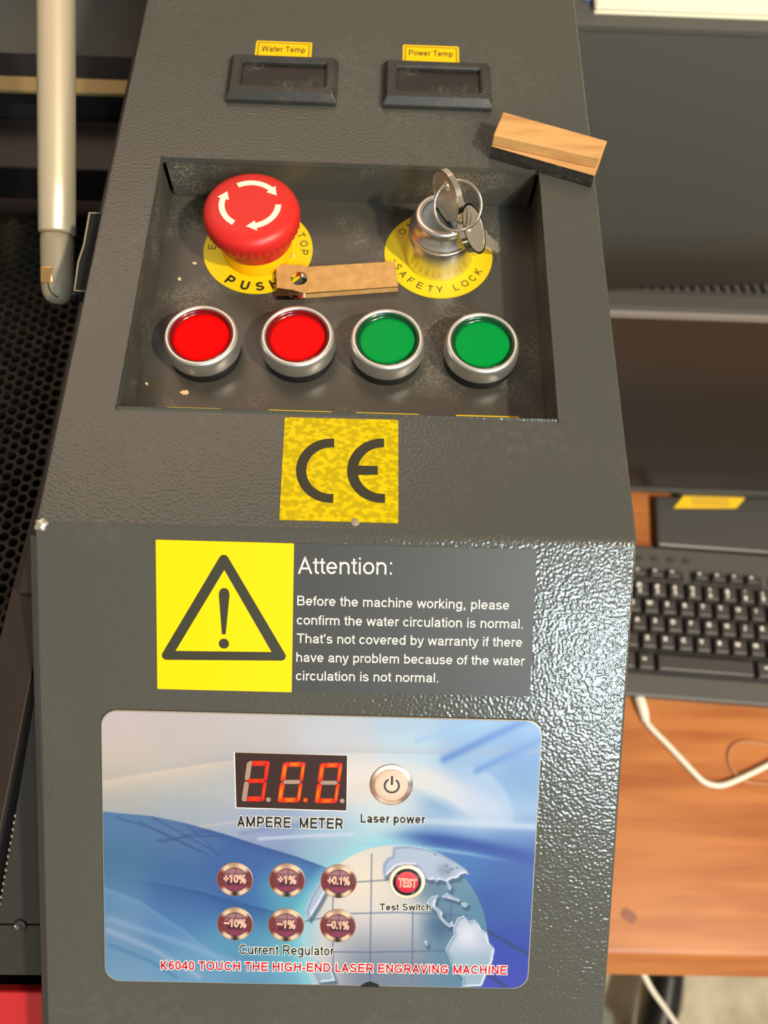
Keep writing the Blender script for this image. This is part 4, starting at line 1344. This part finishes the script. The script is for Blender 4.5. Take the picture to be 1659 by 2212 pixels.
# ---- gas strut of the lid
P0 = Vector((-.1475, .1395, -.0545)); P1 = Vector((-.1475, .33, .0445))
ax = (P1 - P0).normalized()
st = root('gas_strut', P0, None, None)
st.parent = mach; st.location = P0 - mach.location
st['label'] = 'champagne metallic lid strut with grey plastic end'
side = Vector((1, 0, 0)); up_ = side.cross(ax)


def FS(p):                                               # strut frame: x side, y towards viewer-up, z along the axis
    return P0 + side * p[0] + up_ * p[1] + ax * p[2]


MB(FS).lathe([(.0060, .0335), (.0082, .0340), (.0087, .0348), (.0088, .060), (.0089, .14), (.0090, .30)], (0, 0, 0), 48).build('strut_tube', M['strut'], st, smooth=True, bevel=.0004)
MB(FS).lathe([(.0001, .0), (.0030, .0003), (.0052, .0016), (.0068, .0042), (.0075, .0080), (.0077, .0130), (.0079, .0300), (.0077, .0326), (.0070, .0334), (.0040, .0336)], (0, 0, 0), 40).build(
    'strut_end', M['strut_end'], st, smooth=True)
MB(FS).box(-.0052, .0008, .0030, .0079, .0085, .0165).build('retaining_clip', M['brass'], st, bevel=.0006, smooth=True)
MB(FS).tube(bez([(-.0014, .0076, .0085), (-.0010, .0073, .0060), (.0004, .0064, .0036), (.0024, .0052, .0022)], 6), .0003, 6).build('end_seam', M['void'], st)
MB(FS).lathe([(.0001, -.004), (.004, -.003), (.0055, 0), (.0045, .004), (.0001, .005)], (.0065, -.0045, .006), 24).build('ball_socket', M['black'], st, smooth=True)
MB(FS).box(.004, .0345, -.010, -.006, .003, .010).build('strut_stud', M['black'], st, bevel=.0008)

# ================================================================== loose things on the console
# key in the lock
KR = .0108


def key_head_contours():
    return [circle(0, 0, KR, 48), circle(0, KR * .52, .0019, 20)]


def frame(c, ex_, ey_):
    ex_ = Vector(ex_).normalized(); ey_ = Vector(ey_); ey_ = (ey_ - ex_ * ey_.dot(ex_)).normalized(); ez_ = ex_.cross(ey_)
    return lambda p: c + ex_ * p[0] + ey_ * p[1] + ez_ * p[2]


kcen = LK + Vector((0.0006, -.0003, .0247 + KR + .0010))
tilt = KD
F1 = frame(kcen, tilt, (0, 0, 1))
k1 = root('key', LK + Vector((0, 0, .0246)), 'nickel key with round head standing upright in the lock', 'key')
flat('key_head', key_head_contours(), -.0010, .0010, F1, M['nickel'], k1)
flat('head_rim', [circle(0, 0, KR + .0002, 56), circle(0, 0, KR - .0007, 56)], -.00125, .00125, F1, M['chrome'], k1)
MB(F1).box(-.0032, .0032, -KR - .0024, -KR + .0014, -.0010, .0010).build('key_blade', M['nickel'], k1, bevel=.0002)

# second key hanging from the ring
fwd = CR @ Vector((0, 0, -1)); cr = CR @ Vector((1, 0, 0)); cu_ = CR @ Vector((0, 1, 0))
k2c = CAM_LOC + ray(1019, 496) * 0.338
D2 = (cr * .56 + fwd * .82 + cu_ * -.03).normalized()
V2 = (cu_ * .99 - cr * .12)
F2 = frame(k2c, D2, V2)
k2 = root('key', F2((.02, 0, 0)), 'nickel key hanging from the ring, blade pointing right', 'key')
flat('key_head', [circle(0, 0, KR, 48), circle(-KR * .45, -.0012, .0019, 20)], -.0010, .0010, F2, M['nickel'], k2)
flat('head_rim', [circle(0, 0, KR + .0002, 56), circle(0, 0, KR - .0007, 56)], -.00125, .00125, F2, M['chrome'], k2)
bl = [(KR - .0012, .0040), (.0135, .0036), (.0150, .0022), (.0165, .0030), (.0180, .0018), (.0200, .0026), (.0222, .0014), (.0240, .0026), (.0252, .0018), (.0256, -.0016), (.0240, -.0034), (KR - .0012, -.0036)]
flat('key_blade', [bl], -.0009, .0009, F2, M['nickel'], k2)

# split ring through both keys
rc = CAM_LOC + ray(989, 445) * 0.325
rn = (CAM_LOC - rc).normalized()
rx = cr.copy(); rx = (rx - rn * rx.dot(rn)).normalized(); ry = rn.cross(rx)
kr = root('key_ring', rc - ry * .0099, 'thin silver split ring joining the two keys', 'key ring')
mb = MB()
N = 96
pts = []
for i in range(N * 2 + 1):
    t = 2 * math.pi * i / N
    pts.append(rc + rx * .0099 * math.cos(t) + ry * .0099 * math.sin(t) + rn * (.00085 * (i / N - 1)))
mb.tube(pts, .0007, 8)
mb.build('split_ring', M['chrome'], kr, smooth=True)

# wooden offcut on the edge of the console
H1, H0 = .0125, .0066
tl, tr, br, bl_ = [pz(u, v, H1) for u, v in ((1087, 241), (1312, 304), (1296, 342), (1066, 291))]
wd = root('wood_offcut', ((tl.x + br.x) / 2, (tl.y + br.y) / 2, 0), 'two-layer wood offcut with charred black side overhanging the console edge', 'wood offcut')
mb = MB()
top_ = [bl_, br, tr, tl]
mb.add([(p.x, p.y, H0 + .0002) for p in top_] + [(p.x, p.y, H1) for p in top_],
       [(3, 2, 1, 0), (4, 5, 6, 7), (0, 1, 5, 4), (1, 2, 6, 5), (2, 3, 7, 6), (3, 0, 4, 7)])
mb.m = [0, 0, 0, 0, 0, 0]
mb.build('upper_stick', M['wood'], wd, bevel=.0005)
dn = Vector(((br - bl_).y, -(br - bl_).x, 0)).normalized()
lb = [bl_ + dn * .0003, br + dn * .0042, tr, tl]
mb = MB()
mb.add([(p.x, p.y, .0) for p in lb] + [(p.x, p.y, H0) for p in lb], [(3, 2, 1, 0), (4, 5, 6, 7), (0, 1, 5, 4), (1, 2, 6, 5), (2, 3, 7, 6), (3, 0, 4, 7)])
mb.m = [1, 0, 1, 0, 0, 1]
mb.build('lower_stick', [M['wood'], M['char']], wd, bevel=.0003)
# ragged charred crust on the front face
mb = MB()
n = 26
vs = []
for i in range(n + 1):
    t = i / n
    p = lb[0].lerp(lb[1], t) + dn * .0003
    vs += [(p.x, p.y, .0), (p.x + dn.x * random.uniform(0, .0006), p.y + dn.y * random.uniform(0, .0006), H0 * .5), (p.x, p.y, H0 - random.uniform(.0001, .0016))]
fs = []
for i in range(n):
    fs += [(3 * i, 3 * i + 3, 3 * i + 4, 3 * i + 1), (3 * i + 1, 3 * i + 4, 3 * i + 5, 3 * i + 2)]
mb.add(vs, fs)
mb.build('charred_crust', M['char'], wd)

# acrylic strip with brown masking paper
zt = TZ + .0034
z0 = TZ + .0005
ct = lambda u, v: tuple(pz(u, v, zt)[:2])
body = [ct(*p) for p in ((596, 571), (648, 573), (664, 577), (852, 565), (860, 619), (658, 634), (648, 638), (597, 639))]
hc = pz(646, 602, zt)
strip = root('acrylic_strip', (hc.x + .02, hc.y, z0), 'brown paper covered clear acrylic strip with round hole lying between the legend rings', 'acrylic strip')
flat('acrylic_body', [body, circle(hc.x, hc.y, .0037, 36)], z0, zt, FU, M['acrylic'], strip)
paper = [ct(*p) for p in ((596, 571), (648, 573), (664, 577), (852, 565), (860, 618.6), (720, 629), (657, 633.5), (635, 627), (598, 622))]
flat('masking_paper', [paper, circle(hc.x, hc.y, .0038, 36)], zt, zt + .00018, FU, M['kraft'], strip)
mb = MB()
front = [ct(*p) for p in ((658, 635), (860, 620))]
mb.add([(front[0][0], front[0][1] - .0001, z0), (front[1][0], front[1][1] - .0001, z0), (front[1][0], front[1][1] - .0001, zt), (front[0][0], front[0][1] - .0001, zt)], [(0, 1, 2, 3)])
mb.build('edge_paper', M['kraft'], strip)

# wood chips
for (u, v, w_, h_, lab) in ((400, 849, .0021, .0012, 'pale wood chip in front of the leftmost push button, largest one'), (388, 604, .0008, .0008, 'tiny pale wood chip left of the yellow PUSH ring'),
                            (421, 570, .0011, .0005, 'thin pale splinter close to the left edge of the emergency stop ring'), (317, 830, .0006, .0007, 'tiny white crumb in the front left corner of the tray'),
                            (634, 556, .0007, .0009, 'tiny brown crumb on the yellow emergency stop ring')):
    c = pz(u, v, TZ)
    zb = TZ + (.0004 if u == 634 else 0)
    n = 6
    P = [(c.x + w_ * math.cos(t) * random.uniform(.75, 1.1), c.y + h_ * math.sin(t) * random.uniform(.75, 1.1)) for t in [2 * math.pi * i / n for i in range(n)]]
    o = MB().prism(P, zb, zb + .0007).build('wood_chip', M['chip'], None)
    tag(o, lab, 'wood chip', 'wood chips in the button tray')

# ================================================================== desk and what stands on it
DZ = -.54
desk = root('desk', (.9, .3, FZ), 'orange brown pine desk under the keyboard, right of the machine', 'desk')
yf = -.196
prof = [(1.0, DZ - .03), (1.0, DZ), (yf + .004, DZ), (yf, DZ - .0008), (yf - .003, DZ - .003), (yf - .021, DZ - .027), (yf - .019, DZ - .030)]
n = len(prof)
mb = MB()
mb.add([(x, p[0], p[1]) for x in (.125, 1.75) for p in prof], [tuple(range(n)), tuple(reversed(range(n, 2 * n)))] + [(i, n + i, n + (i + 1) % n, (i + 1) % n) for i in range(n)])
mb.build('desktop', M['desk'], desk, bevel=.0008)
for x in (.17, 1.62):
    for y in (.0, .9):
        MB().box(x, x + .05, y, y + .05, FZ, DZ - .03).build('leg', M['desk'], desk, bevel=.002)
kn = pz(1358, 1978, DZ)
MB().prism([(kn.x + .007 * math.cos(t) * (1 + .3 * math.sin(2 * t)), kn.y + .006 * math.sin(t) - .5 * .007 * math.cos(t)) for t in [2 * math.pi * i / 16 for i in range(16)]],
           DZ, DZ + .00012).build('knot', M['knot'], desk)

# ---- keyboard
A0 = Vector((.3169, .1483, 0)); th = math.radians(-3.0)
eu = Vector((math.cos(th), math.sin(th), 0)); ev = Vector((-math.sin(th), math.cos(th), 0))


def FK(p):
    q = A0 + eu * p[0] + ev * p[1]
    return Vector((q.x, q.y, p[2]))


kb = root('keyboard', FK((.1, -.04, DZ)), 'black full-size keyboard with white letters on the pine desk', 'keyboard')
KT = -.5245
MB(FK).prism(round_poly([(-.080, -.114), (.330, -.114), (.330, .050), (-.080, .050)], .008), DZ, KT).build('keyboard_case', M['kb_body'], kb, bevel=.002)
MB(FK).box(-.068, .228, -.092, .0095, KT, KT + .0004).build('key_well', M['kb_well'], kb)
MB(FK).box(-.068, .033, .0115, .0235, KT, KT + .0004).build('key_well', M['kb_well'], kb)
MB(FK).box(.040, .118, .0115, .0235, KT, KT + .0004).build('key_well', M['kb_well'], kb)
MB(FK).box(.125, .205, .0115, .0235, KT, KT + .0004).build('key_well', M['kb_well'], kb)
_caps = {}


def keycap(u, v, wu, dv, legend, hgt=.0075):
    key = (round(wu, 4), dv)
    if key not in _caps:
        mb = MB()
        mb.frustum((-wu / 2, wu / 2, -dv / 2, dv / 2), (-wu / 2 + .0022, wu / 2 - .0022, -dv / 2 + .0030, dv / 2 - .0014), 0, hgt)
        me = bpy.data.meshes.new('key')
        me.from_pydata(mb.v, [], mb.f)
        me.materials.append(M['kb_key'])
        _caps[key] = me
    o = bpy.data.objects.new('key', _caps[key])
    link(o, kb)
    o.location = FK((u, v, KT + .0003)) - world_loc(kb)
    o.rotation_euler = (0, 0, th)
    b = o.modifiers.new('bevel', 'BEVEL'); b.width = .0009; b.segments = 2
    if legend:
        parts = legend.split('|')
        mb = MB(lambda p: Vector(p))
        for k, s in enumerate(parts):
            co, fs = text_mesh(s, .05)
            sc_ = (.0038 if len(s) == 1 else .0022) / CAPH
            cx = (co[:, 0].min() + co[:, 0].max()) / 2
            yy = (.0018 if len(parts) == 1 else (.0024 if k == 0 else -.0034))
            mb.add([((c[0] - cx) * sc_ - .0022, c[1] * sc_ + yy, hgt + .00012) for c in co], fs)
        me = bpy.data.meshes.new('legend')
        me.from_pydata(mb.v, [], mb.f)
        me.materials.append(M['kb_ink'])
        l = bpy.data.objects.new('legend', me)
        link(l, o)


U = .0188
u0 = .0020 - 3.5 * U + .0016
rows = [(-.0020, .0175, [('`', 1)] + [(c, 1) for c in ('!|1', '@|2', '#|3', '$|4', '%|5', '^|6', '&|7', '*|8', '(|9', ')|0', '_|-', '+|=')] + [('Back', 2)]),
        (-.0207, .0175, [('Tab', 1.5)] + [(c, 1) for c in 'QWERTYUIOP[]'] + [('\\', 1.5)]),
        (-.0397, .0175, [('Caps', 1.75)] + [(c, 1) for c in "ASDFGHJKL;'"] + [('Enter', 2.25)]),
        (-.0586, .0175, [('Shift', 2.25)] + [(c, 1) for c in 'ZXCVBNM,./'] + [('Shift', 2.75)]),
        (-.0800, .0190, [('Ctrl', 1), ('', 1), ('Alt', 1.04), ('', 5.46), ('Alt', 1.4), ('', 1.3), ('', 1.3), ('Ctrl', 2.5)])]
for v, dv, ks in rows:
    x = u0
    for lg, w_ in ks:
        keycap(x + w_ * U / 2, v, w_ * U - .0012, dv, lg)
        x += w_ * U
for u, lg in [(-.060, 'Esc'), (-.036, 'F1'), (-.016, 'F2'), (.003, 'F3'), (.0215, 'F4'), (.051, 'F5'), (.070, 'F6'), (.0885, 'F7'), (.107, 'F8'), (.136, 'F9'), (.155, 'F10'), (.174, 'F11'), (.193, 'F12')]:
    keycap(u, .0175, .0165, .0110, lg, .0060)
for i in range(5):
    mb = MB(FK)
    u = -.032 + i * .0175
    mb.prism([(u + .0045 * math.cos(t), .0355 + .0030 * math.sin(t)) for t in [2 * math.pi * k / 16 for k in range(16)]], KT, KT + .0012)
    mb.build('media_button', M['kb_key'], kb)

# ---- monitor leaning back on a dark stand
mon = root('monitor', (.42, .25, DZ), 'dark flat monitor with thin grey trim behind the keyboard', 'monitor')
tl8 = math.radians(8)
MO = Vector((.275, .2565, -.505))
mx_ = Vector((.99995, -.004, 0)); mup = Vector((0, math.sin(tl8), math.cos(tl8))); mn = mup.cross(mx_) * -1


def FM(p):                                               # x along, y up the screen, z out of the screen towards the viewer
    return MO + mx_ * p[0] + mup * p[1] + Vector((0, -math.cos(tl8), math.sin(tl8))) * p[2]


MB(FM).box(-.13, .36, .000, .268, -.022, -.001).build('case', M['mon_case'], mon, bevel=.003)
MB(FM).box(-.126, .356, .010, .2585, -.001, .0002).build('screen', M['mon_screen'], mon)
MB(FM).box(-.13, .36, .2600, .2665, -.001, .003).build('top_trim', M['mon_edge'], mon, bevel=.0012)
MB(FM).box(-.13, .36, .002, .0085, -.001, .0035).build('bottom_trim', M['mon_case'], mon, bevel=.0012)
# deep rear hump with vent slots on its upper side
hump = [(-.08, .263), (.33, .263), (.33, .240), (-.08, .240)]
mb = MB(FM)
mb.add([(-.12, .2655, -.020), (.36, .2655, -.020), (.36, .2620, -.072), (-.085, .2630, -.024), (-.12, .05, -.020), (.36, .05, -.020), (.36, .09, -.072), (-.085, .05, -.024)],
       [(0, 1, 2, 3), (7, 6, 5, 4), (0, 4, 5, 1), (1, 5, 6, 2), (2, 6, 7, 3), (3, 7, 4, 0)])
mb.build('rear_cover', M['mon_case'], mon, bevel=.001)
for i in range(46):
    x = -.055 + i * .0085
    dpt = .026 + (x + .085) / .445 * .040
    mb = MB(FM)
    yy0 = .2652 - .0
    mb.add([(x, .2656, -.026), (x + .0035, .2656, -.026), (x + .0035, .2656 - .0035 * (dpt - .020) / .052, -dpt), (x, .2656 - .0035 * (dpt - .020) / .052, -dpt),
            (x, .2661, -.026), (x + .0035, .2661, -.026), (x + .0035, .2661 - .0035 * (dpt - .020) / .052, -dpt), (x, .2661 - .0035 * (dpt - .020) / .052, -dpt)],
           [(3, 2, 1, 0), (4, 5, 6, 7), (0, 1, 5, 4), (1, 2, 6, 5), (2, 3, 7, 6), (3, 0, 4, 7)])
    mb.build('vent_rib', M['void'], mon)
MB().prism([(.3335, .262), (.3285, .201), (.52, .192), (.52, .262)], DZ, DZ + .012).build('stand_base', M['mon_case'], mon, bevel=.003)
MB().box(.36, .50, .262, .285, DZ, -.50).build('stand_neck', M['mon_case'], mon, bevel=.002)
zs = DZ + .012
ql = [tuple(pz(u, v, zs + .0002)[:2]) for u, v in ((1477, 1071), (1614, 1071), (1590, 1098), (1455, 1098))]
lb_ = flat('stand_label', [ql], zs, zs + .0003, FU, M['orange_label'], mon, label='yellow parallelogram label on the stand')
ctr = Vector((sum(p[0] for p in ql) / 4, sum(p[1] for p in ql) / 4))
for k in (-.0035, .0, .0035):
    MB().box(ctr.x - .022, ctr.x + .022, ctr.y + k - .0006, ctr.y + k + .0006, zs + .0003, zs + .00035).build('label_line', M['rail'], lb_)

# ---- dark cabinet behind the monitor, papers on top
cab = root('cabinet', (.6, .70, DZ), 'large plain dark grey cabinet standing behind the monitor', 'cabinet')
CT = -.148
MB().box(.135, 1.1, .500, .86, DZ, CT).build('cabinet_body', M['cabinet'], cab, bevel=.003)
MB().box(.135, 1.1, .4985, .500, CT - .004, CT + .0).build('top_lip', M['cabinet'], cab)
pp = root('paper_stack', (.45, .66, CT), 'stack of white paper lying on the dark cabinet', 'paper')
pa = pz(1290, 12, CT + .006)
for i in range(6):
    j = random.uniform(-.001, .001)
    MB().box(pa.x + j, pa.x + .42 + j, pa.y + j, pa.y + .27, CT + i * .001, CT + i * .001 + .0008).build('sheet', M['paper'], pp)
bb = pz(1262, 4, CT)
tag(MB().box(bb.x, bb.x + .007, bb.y, bb.y + .2, CT, CT + .012).build('notebook', M['blue'], None, bevel=.001), 'blue spined notebook left of the white paper stack', 'notebook')

# ---- cables
cz = DZ + .0032
cp = [pz(u, v, cz) for u, v in ((1374, 1490), (1380, 1512), (1388, 1535), (1396, 1560), (1412, 1578), (1440, 1606), (1470, 1638), (1500, 1670), (1520, 1688), (1545, 1696), (1570, 1693), (1610, 1676), (1659, 1652), (1760, 1600))]
cb = root('charging_cable', cp[5], 'thick white cable with connector lying on the desk below the keyboard', 'cable')
pts = bez(cp[3:], 6)
MB().tube(pts, .0029, 12).build('cord', M['cable'], cb, smooth=True)
MB().tube([cp[0] + Vector((0, 0, .0024)), cp[1] + Vector((0, 0, .0024)), cp[2] + Vector((0, 0, .0020)), cp[3]], [.0052, .0055, .0052, .0034], 16).build('connector', M['cable'], cb, smooth=True)
lp = [pz(u, v, DZ + .0015) for u, v in ((1740, 1640), (1690, 1618), (1659, 1610), (1610, 1602), (1582, 1612), (1574, 1638), (1586, 1668), (1612, 1688), (1659, 1693), (1740, 1690))]
o = MB().tube(bez(lp, 8), .0014, 10).build('plastic_loop', M['clear_tube'], None, smooth=True)
tag(o, 'thin clear plastic loop crossing under the white cable', 'plastic loop')
hp = [pz(1380, 2085, -.585), pz(1388, 2100, -.62), pz(1410, 2140, -.68), pz(1440, 2182, -.76), pz(1475, 2235, -.86), pz(1500, 2290, -1.0), pz(1510, 2330, -1.266)]
o = MB().tube(bez(hp, 8), .0030, 10).build('hanging_cable', M['cable'], None, smooth=True)
tag(o, 'white cable hanging down below the front edge of the desk', 'cable')

# ---- chair foot on the floor under the desk
cf = root('office_chair', pz(1440, 2160, FZ), 'black chair foot with chrome edge on the beige floor under the desk', 'chair')
zc = FZ + .10
Q = lambda u, v, z=zc: pz(u, v, z)
mb = MB()
mb.tube([Q(1446, 2050), Q(1440, 2110), Q(1432, 2160), Q(1420, 2212), Q(1400, 2290)], [.024, .026, .027, .028, .028], 20)
mb.build('leg', M['black'], cf, smooth=True)
mb = MB()
mb.tube([Q(1468, 2050), Q(1467, 2110), Q(1467, 2150), Q(1464, 2178), Q(1456, 2200)], [.010, .010, .009, .009, .006], 16)
mb.build('chrome_edge', M['chrome'], cf, smooth=True)
mb = MB()
mb.tube([Q(1405, 2060, FZ + .05), Q(1405, 2110, FZ + .05), Q(1390, 2212, FZ + .05), Q(1380, 2290, FZ + .05)], .012, 14)
mb.build('lit_floor_strip', M['rail'], cf, smooth=True)  # pale bar standing in for a strip of lit floor between shadows
for u, v in ((1446, 2050), (1400, 2290)):
    p = Q(u, v)
    MB().tube([(p.x - .012, p.y, FZ + .030), (p.x + .012, p.y, FZ + .030)], .030, 24).build('caster', M['rubber'], cf, smooth=True)
    MB().tube([(p.x, p.y, FZ + .045), (p.x, p.y, zc)], .008, 12).build('caster_stem', M['black'], cf, smooth=True)
